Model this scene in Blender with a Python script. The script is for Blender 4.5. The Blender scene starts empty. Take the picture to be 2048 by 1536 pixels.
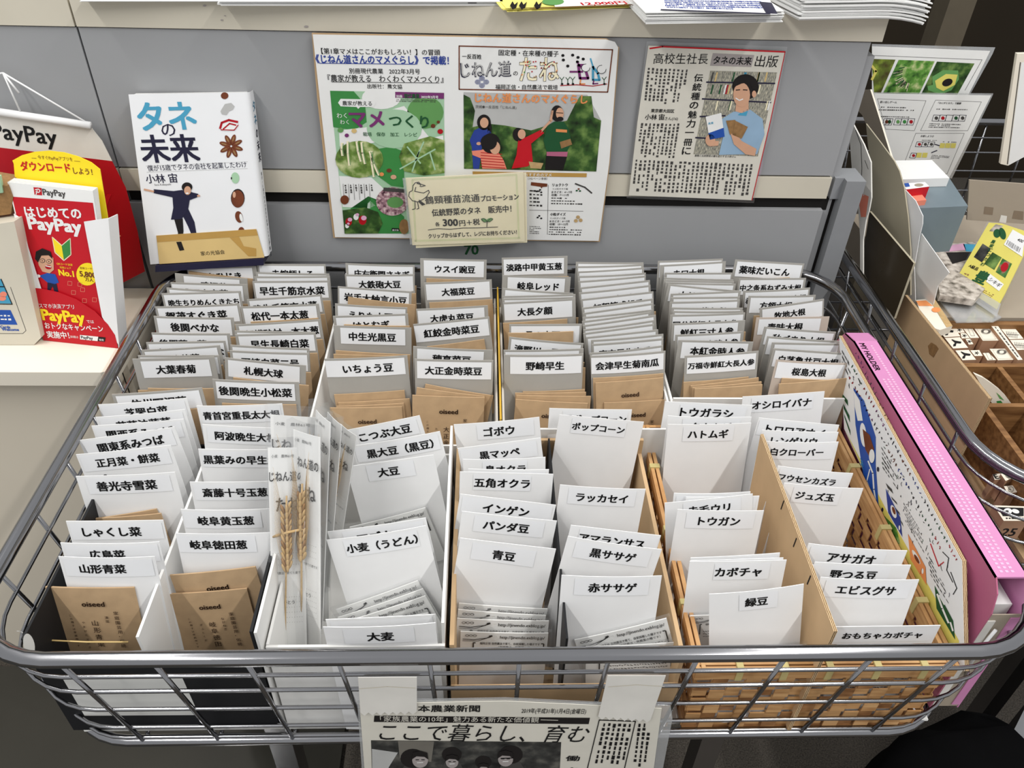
import bpy, math, random
from mathutils import Vector, Matrix
random.seed(7)
SC = bpy.context.scene
COL = SC.collection
V = Vector

# ---------------------------------------------------------------- camera, world, lights, exposure
RZ = 0.72                                   # height of the wagon's top rail
FPX = 1626.1                                # focal length in pixels of the 2048 px wide frame
PITCH, YAW, ROLL = 0.6802, 0.048, 0.0333
CAM = V((-0.0322, -0.3694, 1.2998))
_cy, _sy, _cp, _sp = math.cos(YAW), math.sin(YAW), math.cos(PITCH), math.sin(PITCH)
FWD = V((_sy*_cp, _cy*_cp, -_sp)); _R = V((_cy, -_sy, 0)); _U = _R.cross(FWD)
RGT = _R*math.cos(ROLL) + _U*math.sin(ROLL); UPV = _U*math.cos(ROLL) - _R*math.sin(ROLL)
cd = bpy.data.cameras.new('camera'); cam = bpy.data.objects.new('camera', cd); COL.objects.link(cam)
cd.sensor_fit = 'HORIZONTAL'; cd.sensor_width = 36; cd.lens = 36*FPX/2048; cd.clip_start = 0.02
cam.matrix_world = Matrix(((RGT.x, UPV.x, -FWD.x, CAM.x), (RGT.y, UPV.y, -FWD.y, CAM.y), (RGT.z, UPV.z, -FWD.z, CAM.z), (0, 0, 0, 1)))
SC.camera = cam
w = bpy.data.worlds.new('shop_ambient'); SC.world = w; w.use_nodes = True
w.node_tree.nodes['Background'].inputs[0].default_value = (0.97, 0.985, 1.0, 1)
w.node_tree.nodes['Background'].inputs[1].default_value = 0.62

def tube_light(name, x, y, z, power):
    ld = bpy.data.lights.new(name, 'AREA'); ld.shape = 'RECTANGLE'; ld.size = 0.06; ld.size_y = 3.0
    ld.energy = power; ld.color = (1.0, 0.985, 0.955)
    o = bpy.data.objects.new(name, ld); COL.objects.link(o); o.location = (x, y, z)
tube_light('ceiling_tube_left', -1.15, -0.35, 2.6, 48)
tube_light('ceiling_tube_right', 1.05, -0.35, 2.6, 52)
SC.view_settings.view_transform = 'Standard'; SC.view_settings.look = 'None'
SC.view_settings.gamma = 1; SC.view_settings.use_curve_mapping = False
SC.view_settings.exposure = -0.12

# ---------------------------------------------------------------- where a photographed point lies on a real plane
def ray(px, py): return FWD + RGT*((px-1024)/FPX) + UPV*((768-py)/FPX)
def atz(px, py, z): d = ray(px, py); return CAM + d*((z-CAM.z)/d.z)
def aty(px, py, y): d = ray(px, py); return CAM + d*((y-CAM.y)/d.y)
def atx(px, py, x): d = ray(px, py); return CAM + d*((x-CAM.x)/d.x)
def atp(px, py, P, n): d = ray(px, py); return CAM + d*((P-CAM).dot(n)/d.dot(n))

# ---------------------------------------------------------------- materials (all procedural)
MATS = {}
def lin(c): c /= 255.0; return c/12.92 if c <= 0.04045 else ((c+0.055)/1.055)**2.4
def mat(name, rgb, rough=0.6, metal=0.0, noise=0.06, scale=30.0, spec=0.3, alpha=1.0, bump=0.0, rgb2=None, kind='noise', stretch=None):
    if name in MATS: return MATS[name]
    m = bpy.data.materials.new(name); m.use_nodes = True; MATS[name] = m
    nt = m.node_tree; b = nt.nodes['Principled BSDF']
    c1 = [lin(c) for c in rgb]
    c2 = [lin(c) for c in rgb2] if rgb2 else [c*(1-noise*2) for c in c1]
    tc = nt.nodes.new('ShaderNodeTexCoord'); src = tc.outputs['Object']
    if stretch:
        mp = nt.nodes.new('ShaderNodeMapping'); mp.inputs['Scale'].default_value = stretch
        nt.links.new(src, mp.inputs[0]); src = mp.outputs[0]
    if kind == 'wave':
        tx = nt.nodes.new('ShaderNodeTexWave'); tx.inputs['Scale'].default_value = scale; tx.inputs['Distortion'].default_value = 2.5; tx.inputs['Detail'].default_value = 3
    elif kind == 'voronoi':
        tx = nt.nodes.new('ShaderNodeTexVoronoi'); tx.inputs['Scale'].default_value = scale
    else:
        tx = nt.nodes.new('ShaderNodeTexNoise'); tx.inputs['Scale'].default_value = scale; tx.inputs['Detail'].default_value = 5
    nt.links.new(src, tx.inputs['Vector'])
    cr = nt.nodes.new('ShaderNodeValToRGB'); cr.color_ramp.elements[0].position = 0.3; cr.color_ramp.elements[1].position = 0.7
    cr.color_ramp.elements[0].color = (*c2, 1); cr.color_ramp.elements[1].color = (*c1, 1)
    fac = [o for o in tx.outputs if o.name in ('Fac', 'Distance')][0]
    nt.links.new(fac, cr.inputs[0]); nt.links.new(cr.outputs[0], b.inputs['Base Color'])
    b.inputs['Roughness'].default_value = rough; b.inputs['Metallic'].default_value = metal
    b.inputs['Specular IOR Level'].default_value = spec; b.inputs['Alpha'].default_value = alpha
    if bump:
        bn = nt.nodes.new('ShaderNodeBump'); bn.inputs['Strength'].default_value = bump; bn.inputs['Distance'].default_value = 0.002
        nt.links.new(fac, bn.inputs['Height']); nt.links.new(bn.outputs[0], b.inputs['Normal'])
    return m
def ramp_mat(name, stops, scale=40, rough=0.6, stretch=None):
    m = mat(name, stops[0], rough, scale=scale, stretch=stretch); cr = [n for n in m.node_tree.nodes if n.type == 'VALTORGB'][0].color_ramp
    while len(cr.elements) > 1: cr.elements.remove(cr.elements[-1])
    for i, s in enumerate(stops):
        e = cr.elements[0] if i == 0 else cr.elements.new(0.3+0.4*i/(len(stops)-1))
        e.position = 0.3+0.4*i/(len(stops)-1); e.color = (*[lin(c) for c in s], 1)
    return m
mat('paper', (236, 236, 234), 0.7, noise=0.02); mat('white_card', (236, 236, 236), 0.6, noise=0.02)
mat('sticker', (235, 236, 238), 0.5, noise=0.01); mat('ink', (14, 14, 16), 0.6, noise=0.0)
mat('grey_card', (168, 165, 159), 0.25, noise=0.03, spec=0.45); mat('beige_card', (196, 182, 170), 0.3, noise=0.03)
mat('kraft', (192, 162, 126), 0.75, noise=0.07, scale=60, bump=0.12); mat('kraft_ink', (70, 48, 34), 0.7)
mat('cardboard', (204, 172, 132), 0.8, noise=0.06, scale=25); mat('flute', (104, 78, 50), 0.9, rgb2=(216, 188, 148), kind='wave', scale=220, noise=0.3)
mat('chrome', (158, 158, 161), 0.15, metal=1.0, noise=0.03, scale=15)
mat('counter_grey', (158, 159, 161), 0.45, noise=0.03, scale=6); mat('counter_cream', (214, 207, 190), 0.5, noise=0.05, scale=9)
mat('seam_black', (22, 20, 18), 0.8); mat('steel_grey', (142, 144, 147), 0.4, noise=0.03)
mat('table_cream', (236, 228, 212), 0.35, noise=0.02, scale=4); mat('panel_cream', (226, 216, 198), 0.5, noise=0.03, scale=4)
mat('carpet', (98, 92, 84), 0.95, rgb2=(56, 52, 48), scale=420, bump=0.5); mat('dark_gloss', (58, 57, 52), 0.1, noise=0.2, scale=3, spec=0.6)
mat('wall_dark', (44, 36, 24), 0.85, noise=0.1, scale=2); mat('pillar', (92, 84, 70), 0.8, noise=0.05)
mat('box_white', (232, 231, 228), 0.6, noise=0.03, scale=8); mat('cow_black', (24, 25, 28), 0.55, noise=0.1); mat('cow_white', (222, 222, 218), 0.6, noise=0.04, scale=7)
mat('bamboo', (214, 170, 118), 0.45, rgb2=(172, 124, 76), kind='noise', scale=26, stretch=(1, 1, 9)); mat('bamboo_dark', (176, 128, 82), 0.6, rgb2=(120, 80, 46), scale=60, stretch=(1, 1, 3))
mat('rattan', (206, 190, 130), 0.5); mat('straw', (200, 168, 118), 0.55, noise=0.12, scale=200); mat('straw_dark', (160, 122, 78), 0.6, noise=0.15, scale=200)
mat('red', (196, 22, 36), 0.4, noise=0.03); mat('darkred', (178, 14, 30), 0.45); mat('sign_line', (228, 228, 182), 0.5); mat('flyer_yellow', (244, 234, 130), 0.5, noise=0.02); mat('yellow', (250, 222, 40), 0.45, noise=0.02); mat('orange', (236, 150, 90), 0.5)
mat('teal_blue', (74, 158, 192), 0.4, noise=0.02); mat('navy', (34, 32, 58), 0.4); mat('blue', (38, 84, 172), 0.45); mat('blue_ink', (44, 66, 150), 0.5)
mat('green', (62, 140, 70), 0.5); mat('dkgreen', (30, 84, 48), 0.5); mat('ltgreen', (168, 205, 170), 0.5, noise=0.05, scale=12); mat('midgreen', (104, 160, 92), 0.5, noise=0.08, scale=12)
mat('purple', (122, 52, 112), 0.5); mat('brown', (120, 62, 36), 0.5, noise=0.15, scale=80); mat('skin', (214, 166, 136), 0.55); mat('hair', (26, 22, 22), 0.6)
mat('cream_paper', (246, 236, 202), 0.5, noise=0.03); mat('news_paper', (218, 214, 202), 0.6, noise=0.04); mat('news_grey', (168, 160, 158), 0.6)
mat('obi', (220, 190, 128), 0.3, noise=0.05, scale=20); mat('obi_dark', (190, 150, 80), 0.35, noise=0.05)
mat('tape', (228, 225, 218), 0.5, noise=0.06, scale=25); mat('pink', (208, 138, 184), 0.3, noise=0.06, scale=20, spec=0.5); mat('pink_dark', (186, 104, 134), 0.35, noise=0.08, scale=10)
mat('pink_light', (228, 176, 206), 0.3); mat('grey_photo', (120, 116, 108), 0.6, noise=0.1, scale=20); mat('lt_grey', (188, 188, 186), 0.6); mat('dk_grey', (70, 68, 66), 0.6)
mat('black', (18, 18, 18), 0.6); mat('shirt_blue', (150, 180, 206), 0.6); mat('khaki_board', (176, 168, 146), 0.45, noise=0.03, scale=5); mat('brown_folder', (62, 52, 36), 0.25, noise=0.06, scale=4)
mat('wood', (152, 112, 70), 0.5, rgb2=(104, 70, 40), scale=10, stretch=(2, 14, 14)); mat('stamp_wood', (186, 146, 116), 0.6, noise=0.08)
mat('slate_blue', (118, 132, 140), 0.4, noise=0.04); mat('sign_grey', (164, 152, 136), 0.6, noise=0.02); mat('tape_brown', (134, 118, 100), 0.5); mat('salmon', (240, 142, 118), 0.5)
mat('pack_yellow', (226, 214, 110), 0.35, noise=0.04); mat('bag_black', (12, 12, 13), 0.95, noise=0.2, scale=14, bump=0.4, spec=.05); mat('gold', (214, 172, 62), 0.4)
def film(name, fac, diff):      # clear plastic: mostly see-through, a little gloss and haze
    m = mat(name, (235, 238, 240), 0.1); nt = m.node_tree; b = nt.nodes['Principled BSDF']; out = [n for n in nt.nodes if n.type == 'OUTPUT_MATERIAL'][0]
    tr = nt.nodes.new('ShaderNodeBsdfTransparent'); gl = nt.nodes.new('ShaderNodeBsdfGlossy'); gl.inputs['Roughness'].default_value = 0.1
    m1 = nt.nodes.new('ShaderNodeMixShader'); m1.inputs[0].default_value = diff; nt.links.new(gl.outputs[0], m1.inputs[1]); nt.links.new(b.outputs[0], m1.inputs[2])
    m2 = nt.nodes.new('ShaderNodeMixShader'); m2.inputs[0].default_value = fac; nt.links.new(tr.outputs[0], m2.inputs[1]); nt.links.new(m1.outputs[0], m2.inputs[2]); nt.links.new(m2.outputs[0], out.inputs[0])
film('clear', .09, .3); film('clear_edge', .40, .6)
ramp_mat('foliage', [(16, 30, 14), (52, 86, 36), (120, 150, 78)], 55); ramp_mat('pods', [(36, 60, 26), (110, 140, 62), (210, 214, 160)], 60)
ramp_mat('rice', [(60, 26, 40), (170, 130, 140), (224, 206, 200)], 260); ramp_mat('flower', [(20, 50, 24), (70, 120, 60), (200, 90, 120)], 90)
ramp_mat('tendril', [(24, 60, 20), (96, 150, 60), (214, 214, 160)], 70); ramp_mat('barkgreen', [(70, 50, 28), (96, 110, 40), (150, 170, 60)], 60)
ramp_mat('books_print', [(60, 60, 58), (150, 148, 136), (214, 206, 180)], 220, stretch=(6, 1, 1)); ramp_mat('greyphoto', [(22, 22, 22), (58, 58, 56), (100, 98, 92)], 60)
ramp_mat('print_mix', [(90, 84, 74), (180, 170, 160), (214, 206, 196)], 90)

# ---------------------------------------------------------------- mesh builder
class MB:
    def __init__(s): s.v = []; s.f = []; s.m = []; s.mats = []; s.smooth = []
    def mi(s, name):
        if name not in s.mats: s.mats.append(name)
        return s.mats.index(name)
    def add(s, vs, fs, m, smooth=False):
        o = len(s.v); s.v += [V(p) for p in vs]; k = s.mi(m)
        for f in fs: s.f.append([o+i for i in f]); s.m.append(k); s.smooth.append(smooth)
    def poly(s, pts, m): s.add(pts, [list(range(len(pts)))], m)
    def hexa(s, p, m):      # 8 points: bottom 4 (ccw from above), top 4
        s.add(p, [(3, 2, 1, 0), (4, 5, 6, 7), (0, 1, 5, 4), (1, 2, 6, 5), (2, 3, 7, 6), (3, 0, 4, 7)], m)
    def box(s, x0, x1, y0, y1, z0, z1, m):
        s.hexa([(x0, y0, z0), (x1, y0, z0), (x1, y1, z0), (x0, y1, z0), (x0, y0, z1), (x1, y0, z1), (x1, y1, z1), (x0, y1, z1)], m)
    def slab(s, pts, n, t, m, mside=None):    # planar outline with thickness t going against n
        k = len(pts); b = [V(p)-V(n)*t for p in pts]
        s.add(pts, [list(range(k))], m); s.add(b, [list(range(k-1, -1, -1))], m)
        for i in range(k):
            j = (i+1) % k; s.add([pts[i], b[i], b[j], pts[j]], [(0, 1, 2, 3)], mside or m)
    def tube(s, path, r, m, closed=False, seg=10):
        path = [V(p) for p in path]; n = len(path); rings = []; up = None
        for i, p in enumerate(path):
            a = path[(i-1) % n] if (closed or i > 0) else p; b = path[(i+1) % n] if (closed or i < n-1) else p
            t = (b-a).normalized()
            if up is None: up = t.orthogonal().normalized()
            up = (up - t*up.dot(t)).normalized(); sd = t.cross(up)
            rr = r[i] if isinstance(r, (list, tuple)) else r
            rings.append([p + (up*math.cos(2*math.pi*k/seg) + sd*math.sin(2*math.pi*k/seg))*rr for k in range(seg)])
        vs = [q for rg in rings for q in rg]; fs = []
        for i in range(n if closed else n-1):
            j = (i+1) % n
            for k in range(seg): l = (k+1) % seg; fs.append((i*seg+k, i*seg+l, j*seg+l, j*seg+k))
        if not closed: fs += [tuple(range(seg-1, -1, -1)), tuple((n-1)*seg+k for k in range(seg))]
        s.add(vs, fs, m, True)
    def ellipsoid(s, c, ax, m, nu=8, nv=5):   # ax: three axis vectors
        vs = []; fs = []; c = V(c)
        for j in range(nv+1):
            t = math.pi*j/nv
            for i in range(nu):
                a = 2*math.pi*i/nu; vs.append(c + ax[0]*math.sin(t)*math.cos(a) + ax[1]*math.sin(t)*math.sin(a) + ax[2]*math.cos(t))
        for j in range(nv):
            for i in range(nu): k = (i+1) % nu; fs.append((j*nu+i, (j+1)*nu+i, (j+1)*nu+k, j*nu+k))
        s.add(vs, fs, m, True)
    def build(s, name, parent=None, origin=None, label=None, cat=None, group=None, kind=None, matrix=None, local=False):
        o0 = V(origin) if origin is not None else V((0, 0, 0))
        me = bpy.data.meshes.new(name); me.from_pydata([tuple(p-o0) for p in s.v], [], s.f); 
        for m in s.mats: me.materials.append(MATS[m])
        me.polygons.foreach_set('material_index', s.m); me.polygons.foreach_set('use_smooth', s.smooth); me.update()
        o = bpy.data.objects.new(name, me); COL.objects.link(o)
        if matrix is not None: o.matrix_world = matrix
        else: o.location = o0
        if parent is not None:
            o.parent = parent
            if matrix is None and not local: o.location = o0 - parent.location
        return tag(o, label, cat, group, kind)
def tag(o, label=None, cat=None, group=None, kind=None):
    if label: o['label'] = label
    if cat: o['category'] = cat
    if group: o['group'] = group
    if kind: o['kind'] = kind
    return o
def empty(name, loc, label, cat, group=None):
    o = bpy.data.objects.new(name, None); COL.objects.link(o); o.location = loc; o.empty_display_size = 0.02;
    return tag(o, label, cat, group)

_tc = {}; _nc = {}
def glyphs(s, bold=0.014):
    k = (s, bold)
    if k not in _tc:
        c = bpy.data.curves.new('t', 'FONT'); c.body = s; c.resolution_u = 2
        o = bpy.data.objects.new('t', c); me = bpy.data.meshes.new_from_object(o)
        vs = [(p.co.x, p.co.y) for p in me.vertices]; fs = [tuple(p.vertices) for p in me.polygons]
        bpy.data.objects.remove(o); bpy.data.curves.remove(c); bpy.data.meshes.remove(me)
        if bold >= .008:                     # heavier strokes: the same glyphs overprinted a hair apart
            n0 = len(vs); d = bold*.8; base = list(vs); bf = list(fs)
            sh = [(d, d*.6), (-d, -d*.6)] if bold < .02 else [(d, d*.7), (-d, d*.7), (d, -d*.7), (-d, -d*.7)]
            vs = []; fs = []
            for dx, dy in sh:
                o_ = len(vs); vs += [(x+dx, y+dy) for x, y in base]; fs += [tuple(i+o_ for i in f) for f in bf]
        xs = [p[0] for p in vs] or [0, 1]; ys = [p[1] for p in vs] or [0, 1]
        _tc[k] = (vs, fs, min(xs), max(xs), min(ys), max(ys)); _nc[k] = 1 if bold < .008 else (2 if bold < .02 else 4)
    return _tc[k]

class Sheet:
    """A flat printed sheet in its own plane: points are given where the photograph shows them and land on that plane."""
    def __init__(s, P, n, zone=(0, 0, 1)): s.P = V(P); s.n = V(n).normalized(); s.z = zone; s.mb = MB()
    def pt(s, x, y, L=0):
        ox, oy, k = s.z; return atp(ox+x/k, oy+y/k, s.P, s.n) + s.n*(L*0.00022)
    def pts(s, q, L=0): return [s.pt(x, y, L) for x, y in q]
    def base(s, q, m, t=0.0008, side=None): s.mb.slab(s.pts(q), s.n, t, m, side)
    def poly(s, q, m, L=1): s.mb.poly(s.pts(q, L), m)
    def ell(s, cx, cy, rx, ry, m, L=1, rot=0, k=20):
        c, d = math.cos(rot), math.sin(rot)
        s.poly([(cx+rx*math.cos(2*math.pi*i/k)*c-ry*math.sin(2*math.pi*i/k)*d, cy+rx*math.cos(2*math.pi*i/k)*d+ry*math.sin(2*math.pi*i/k)*c) for i in range(k)], m, L)
    def line(s, q, w, m, L=2, closed=False):
        if closed: q = list(q)+[q[0]]
        for (x0, y0), (x1, y1) in zip(q, q[1:]):
            d = math.hypot(x1-x0, y1-y0) or 1; nx, ny = -(y1-y0)/d*w/2, (x1-x0)/d*w/2; ex, ey = (x1-x0)/d*w*.3, (y1-y0)/d*w*.3
            s.poly([(x0+nx-ex, y0+ny-ey), (x1+nx+ex, y1+ny+ey), (x1-nx+ex, y1-ny+ey), (x0-nx-ex, y0-ny-ey)], m, L)
    def text(s, t, x0, y0, x1, y1, m='ink', hs=1.0, bold=0.014, L=2, slant=0):
        a, b = s.pt(x0, y0, L), s.pt(x1, y1, L); e = (b-a); W = e.length; e.normalize(); u = s.n.cross(e)
        vs, fs, xa, xb, ya, yb = glyphs(t, bold); k = W/(xb-xa)
        q = max(1, len(vs)//_nc[(t, bold)]); s.mb.add([a + e*((x-xa)*k + slant*y*k) + u*(y*k*hs) + s.n*(i//q*.00001) for i, (x, y) in enumerate(vs)], fs, m)
    def vtext(s, t, x0, y0, x1, y1, m='ink', w=20, bold=0.014, L=2):
        n = len(t)
        for i, ch in enumerate(t):
            if ch == '　': continue
            f = (i+0.9)/n; cx, cy = x0+(x1-x0)*(i+.5)/n, y0+(y1-y0)*f
            s.text(ch, cx-w/2, cy, cx+w/2, cy, m, abs(y1-y0)/n*0.85/w if ch not in 'ー一・' else 1.0, bold, L)
    def greek(s, q, lines, m='dk_grey', vertical=False, L=1, fill=0.55, cell=1.0):
        """a block of body print too fine to read: rows (or columns) of small marks"""
        (ax, ay), (bx, by), (cx, cy), (dx, dy) = q
        def at(u, v): return (ax*(1-u)*(1-v)+bx*u*(1-v)+cx*u*v+dx*(1-u)*v, ay*(1-u)*(1-v)+by*u*(1-v)+cy*u*v+dy*(1-u)*v)
        lu = math.hypot(bx-ax, by-ay); lv = math.hypot(dx-ax, dy-ay)
        step = (lu if vertical else lv)/lines*cell/(lv if vertical else lu)
        for i in range(lines):
            c0 = (i+0.5-fill/2)/lines; c1 = (i+0.5+fill/2)/lines; p = random.random()*0.02; end = 1.0 if random.random() < .85 else random.uniform(.5, .95)
            while p < end-step:
                a0, a1 = p, p+step*random.uniform(.55, .9); mid = (c0+c1)/2; jc = (c1-c0)*random.uniform(.25, .5)
                if random.random() < .93:
                    r = [(mid-jc, a0), (mid+jc, a0), (mid+jc, a1), (mid-jc, a1)] if vertical else [(a0, mid-jc), (a1, mid-jc), (a1, mid+jc), (a0, mid+jc)]
                    s.poly([at(*p2) for p2 in r], m, L)
                p += step
    def build(s, name, **k):
        c = V((0, 0, 0)); 
        for p in s.mb.v[:4]: c += p/4
        return s.mb.build(name, origin=c if k.get('parent') is None else None, **k)
def rrect(x0, x1, y0, y1, r, z, k=8):
    out = []
    for cx, cy, a0 in ((x1-r, y1-r, 0), (x0+r, y1-r, 90), (x0+r, y0+r, 180), (x1-r, y0+r, 270)):
        for i in range(k+1): a = math.radians(a0+90*i/k); out.append((cx+r*math.cos(a), cy+r*math.sin(a), z))
    return out
BACKN = V((0, -1, 0))
def leaned(deg, yaw=0):   # normal of a sheet leaning back by deg
    a = math.radians(deg); n = V((0, -math.cos(a), math.sin(a))); return Matrix.Rotation(math.radians(yaw), 3, 'Z') @ n
# ---------------------------------------------------------------- setting
b = MB(); b.box(-2.2, 2.6, -1.6, 2.6, -0.05, 0, 'carpet'); b.build('floor', kind='structure')
b = MB(); b.box(-2.2, 2.6, 2.5, 2.6, 0, 2.7, 'wall_dark'); b.build('wall_back', kind='structure')
b = MB(); b.box(0.90, 0.955, 1.35, 1.41, 0, 2.7, 'pillar'); b.build('trim_1', kind='structure')
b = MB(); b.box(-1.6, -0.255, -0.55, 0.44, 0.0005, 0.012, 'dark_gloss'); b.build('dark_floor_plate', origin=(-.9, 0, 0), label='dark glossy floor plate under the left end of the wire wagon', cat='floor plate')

# counter: two units, each with top band, upper panel, lower band, drawer front
YC = 0.63
def counter(name, x0, x1, label, post):
    t = empty(name, ((x0+x1)/2, YC, 0), label, 'counter cabinet', 'shop counter units')
    g = 0.0012
    b = MB(); b.box(x0+g, x1-g, YC+0.004, YC+0.45, 0.06, 1.0, 'counter_grey'); b.build('carcass', t)
    b = MB(); b.box(x0+g, x1-g, YC-0.004, YC+0.46, 1.019, 1.05, 'counter_cream'); b.build('worktop_band', t)
    b = MB(); b.box(x0+g, x1-g-(.012 if post else 0), YC-0.0015, YC+0.003, 0.848, 1.0175, 'counter_grey'); b.build('upper_panel', t)
    b = MB(); b.box(x0+g, x1-g-(.012 if post else 0), YC-0.0035, YC+0.003, 0.816, 0.8455, 'counter_cream'); b.build('lower_band', t)
    b = MB(); b.box(x0+.002, x1-.006, YC+0.0035, YC+0.006, 0.796, 0.816, 'seam_black'); b.build('shadow_gap', t)
    b = MB(); b.box(x0+.002, x1-(.014 if post else .002), YC-0.006, YC+0.003, 0.42, 0.7995, 'counter_grey'); b.build('drawer_front', t)
    if post:
        b = MB(); b.box(x1+.004, x1+.03, YC-.012, YC+.03, 0, 0.845, 'steel_grey'); b.box(x1-.008, x1+.004, YC-.002, YC+.02, 0.815, 0.845, 'steel_grey'); b.build('post', t)
        b = MB(); b.box(x1-.013, x1+.004, YC+.006, YC+.02, 0.1, 0.812, 'seam_black'); b.build('post_gap', t)
    return t
counter('counter_cabinet', -1.6, -0.4985, 'grey counter unit left of the vertical seam, behind the payment banner', False)
ct = counter('counter_cabinet', -0.4985, 0.444, 'grey counter unit with cream bands carrying the poster and newspaper clipping', True)
s = Sheet((0, YC-.0062, 0), BACKN, (800, 340, 4.655)); s.text('70', 597, 785, 733, 785, 'dkgreen', 1.0, .03, 1); s.build('drawer_number', parent=ct)
s = Sheet((0, YC-.0045, 0), BACKN, (0, 0, 3.2))
for x, y, r in ((1420, 128, 9), (1440, 100, 6), (1310, 36, 12), (1960, 170, 14)): s.ell(x, y, r, r*.5, 'news_grey', 1)
s.build('scuff_marks', parent=ct)

# cream table left of the wagon
TZ = 0.67
t = empty('side_table', (-1.0, 0.53, 0), 'cream side table left of the wire wagon holding the payment leaflets', 'table')
b = MB(); o = [(-1.6, .428), (-.5, .428), (-.492, .431), (-.488, .438), (-.488, .62), (-1.6, .62)]
b.slab([(x, y, TZ) for x, y in o], (0, 0, 1), .021, 'table_cream'); b.build('tabletop', t)
b = MB(); b.box(-1.6, -.50, .462, .475, 0, TZ-.021, 'panel_cream'); b.build('front_panel', t)
b = MB(); b.box(-.499, -.49, .476, .61, 0, TZ-.021, 'panel_cream'); b.build('side_panel', t)

# ---------------------------------------------------------------- chrome wire wagons
def wagon(name, x0, x1, y0, y1, r, label, levels, ups_x, ups_y, base, legs, rail_r=.0068, taper=.13, ztop=RZ):
    cx, cy = (x0+x1)/2, (y0+y1)/2
    t = empty(name, (cx, cy, 0), label, 'display wagon', 'chrome wire display wagons')
    b = MB(); b.tube(rrect(x0, x1, y0, y1, r, ztop), rail_r, 'chrome', True, 14); b.build('top_rail', t)
    for d in levels:
        i = d*taper; b = MB(); b.tube(rrect(x0+i, x1-i, y0+i, y1-i, r-i*.4, ztop-d), .0019, 'chrome', True, 8); b.build('wire_ring', t)
    i = base*taper; b = MB(); b.tube(rrect(x0+i, x1-i, y0+i, y1-i, r-i*.4, ztop-base), .0055, 'chrome', True, 12); b.build('bottom_rail', t)
    def up(p, q): b = MB(); b.tube([p, q], .0021, 'chrome', False, 8); b.build('upright_wire', t)
    k = lambda v, c, h: c+(v-c)*(h-i)/h
    for x in ups_x:
        xb = k(x, cx, (x1-x0)/2)
        up((x, y0-.001, ztop), (xb, y0+i-.001, ztop-base)); up((x, y1+.001, ztop), (xb, y1-i+.001, ztop-base))
    for y in ups_y:
        yb = k(y, cy, (y1-y0)/2)
        up((x0-.001, y, ztop), (x0+i-.001, yb, ztop-base)); up((x1+.001, y, ztop), (x1-i+.001, yb, ztop-base))
    b = MB()
    for x in ups_x: b.tube([(k(x, cx, (x1-x0)/2), y0+i, ztop-base), (k(x, cx, (x1-x0)/2), y1-i, ztop-base)], .0021, 'chrome', False, 6)
    for y in ups_y: b.tube([(x0+i, k(y, cy, (y1-y0)/2), ztop-base), (x1-i, k(y, cy, (y1-y0)/2), ztop-base)], .0021, 'chrome', False, 6)
    b.build('floor_grid', t)
    for x, y in legs:
        b = MB(); b.box(x-.012, x+.012, y-.012, y+.012, 0.0, ztop-base-.006, 'chrome'); b.box(x-.02, x+.02, y-.016, y+.016, ztop-base-.03, ztop-base-.022, 'chrome'); b.build('leg', t)
    return t
LV = (.031, .060, .097, .137, .161)
wg = wagon('display_wagon', -.45, .45, 0, .6, .075, 'large chrome wire display wagon full of seed cards, standing before the counter', LV,
           [-.3645+.0727*i for i in range(11)], [.0875+.0708*i for i in range(7)], .169, [(-.24, .07), (.215, .07), (-.24, .52), (.215, .52)])
wagon('display_wagon', .489, 1.39, .178, 1.17, .085, 'neighbouring chrome wire wagon at the right edge holding rubber stamps and cardboard', LV[:4],
      [.60+.09*i for i in range(8)], [.275+.085*i for i in range(10)], .169, [(.72, .25), (1.2, .25), (.72, 1.08), (1.2, 1.08)])

# ---------------------------------------------------------------- boxes inside the wagon
b = MB(); b.box(-.405, .405, .03, .565, RZ-.1665, RZ-.164, 'box_white'); b.build('wagon_liner', origin=(0, .3, RZ-.164), label='white cardboard sheet lining the floor of the seed wagon', cat='liner sheet')
FZ = RZ-.1635
def wallbox(name, x0, x1, y0, y1, zt, m, label, cat, th=.0025, heights=None, group=None, minner=None, z0=None):
    """open box of thin board; heights = (front, right, back, left) wall tops; each wall a part"""
    hf, hr, hb, hl = heights or (zt, zt, zt, zt); z0 = FZ if z0 is None else z0
    t = empty(name, ((x0+x1)/2, (y0+y1)/2, z0), label, cat, group)
    b = MB(); b.box(x0, x1, y0, y1, z0, z0+th, minner or m); b.build('base', t)
    for nm, bx, h in (('front_wall', (x0, x1, y0, y0+th), hf), ('back_wall', (x0, x1, y1-th, y1), hb), ('side_wall', (x0, x0+th, y0+th, y1-th), hl), ('side_wall', (x1-th, x1, y0+th, y1-th), hr)):
        if h is None: continue
        b = MB(); b.box(*bx, z0+th, h, m); b.build(nm, t)
    return t
# black and white bag-box, front left
t = wallbox('patterned_box', -.414, -.2225, .030, .30, RZ-.045, 'cow_black', 'black box with large white patches at the front left of the wagon', 'box', heights=(RZ-.045, RZ-.012, RZ-.05, RZ-.02))
s = Sheet((0, .0299, 0), BACKN, (0, 1200, 2.926)); s.poly([(355, 438), (1060, 438), (1165, 672), (495, 676)], 'cow_white', 1); s.build('white_patch', parent=t)
s = Sheet((-.4115+.0002, 0, 0), (1, 0, 0), (0, 1180, 8.533)); s.ell(490, 930, 95, 190, 'cow_white', 1, -.22); s.line([(285, 700), (340, 705), (385, 730)], 14, 'cow_white', 1); s.build('white_patch', parent=t)
b = MB(); b.box(-.3215, -.319, .035, .296, FZ+.003, RZ-.022, 'box_white'); b.build('divider', t)
b = MB(); b.box(-.2205, -.218, .03, .285, FZ, RZ-.01, 'box_white'); b.build('cardboard_strip', origin=(-.21, .16, FZ), label='white board standing between the black patterned box and the wheat ears', cat='board')
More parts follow.
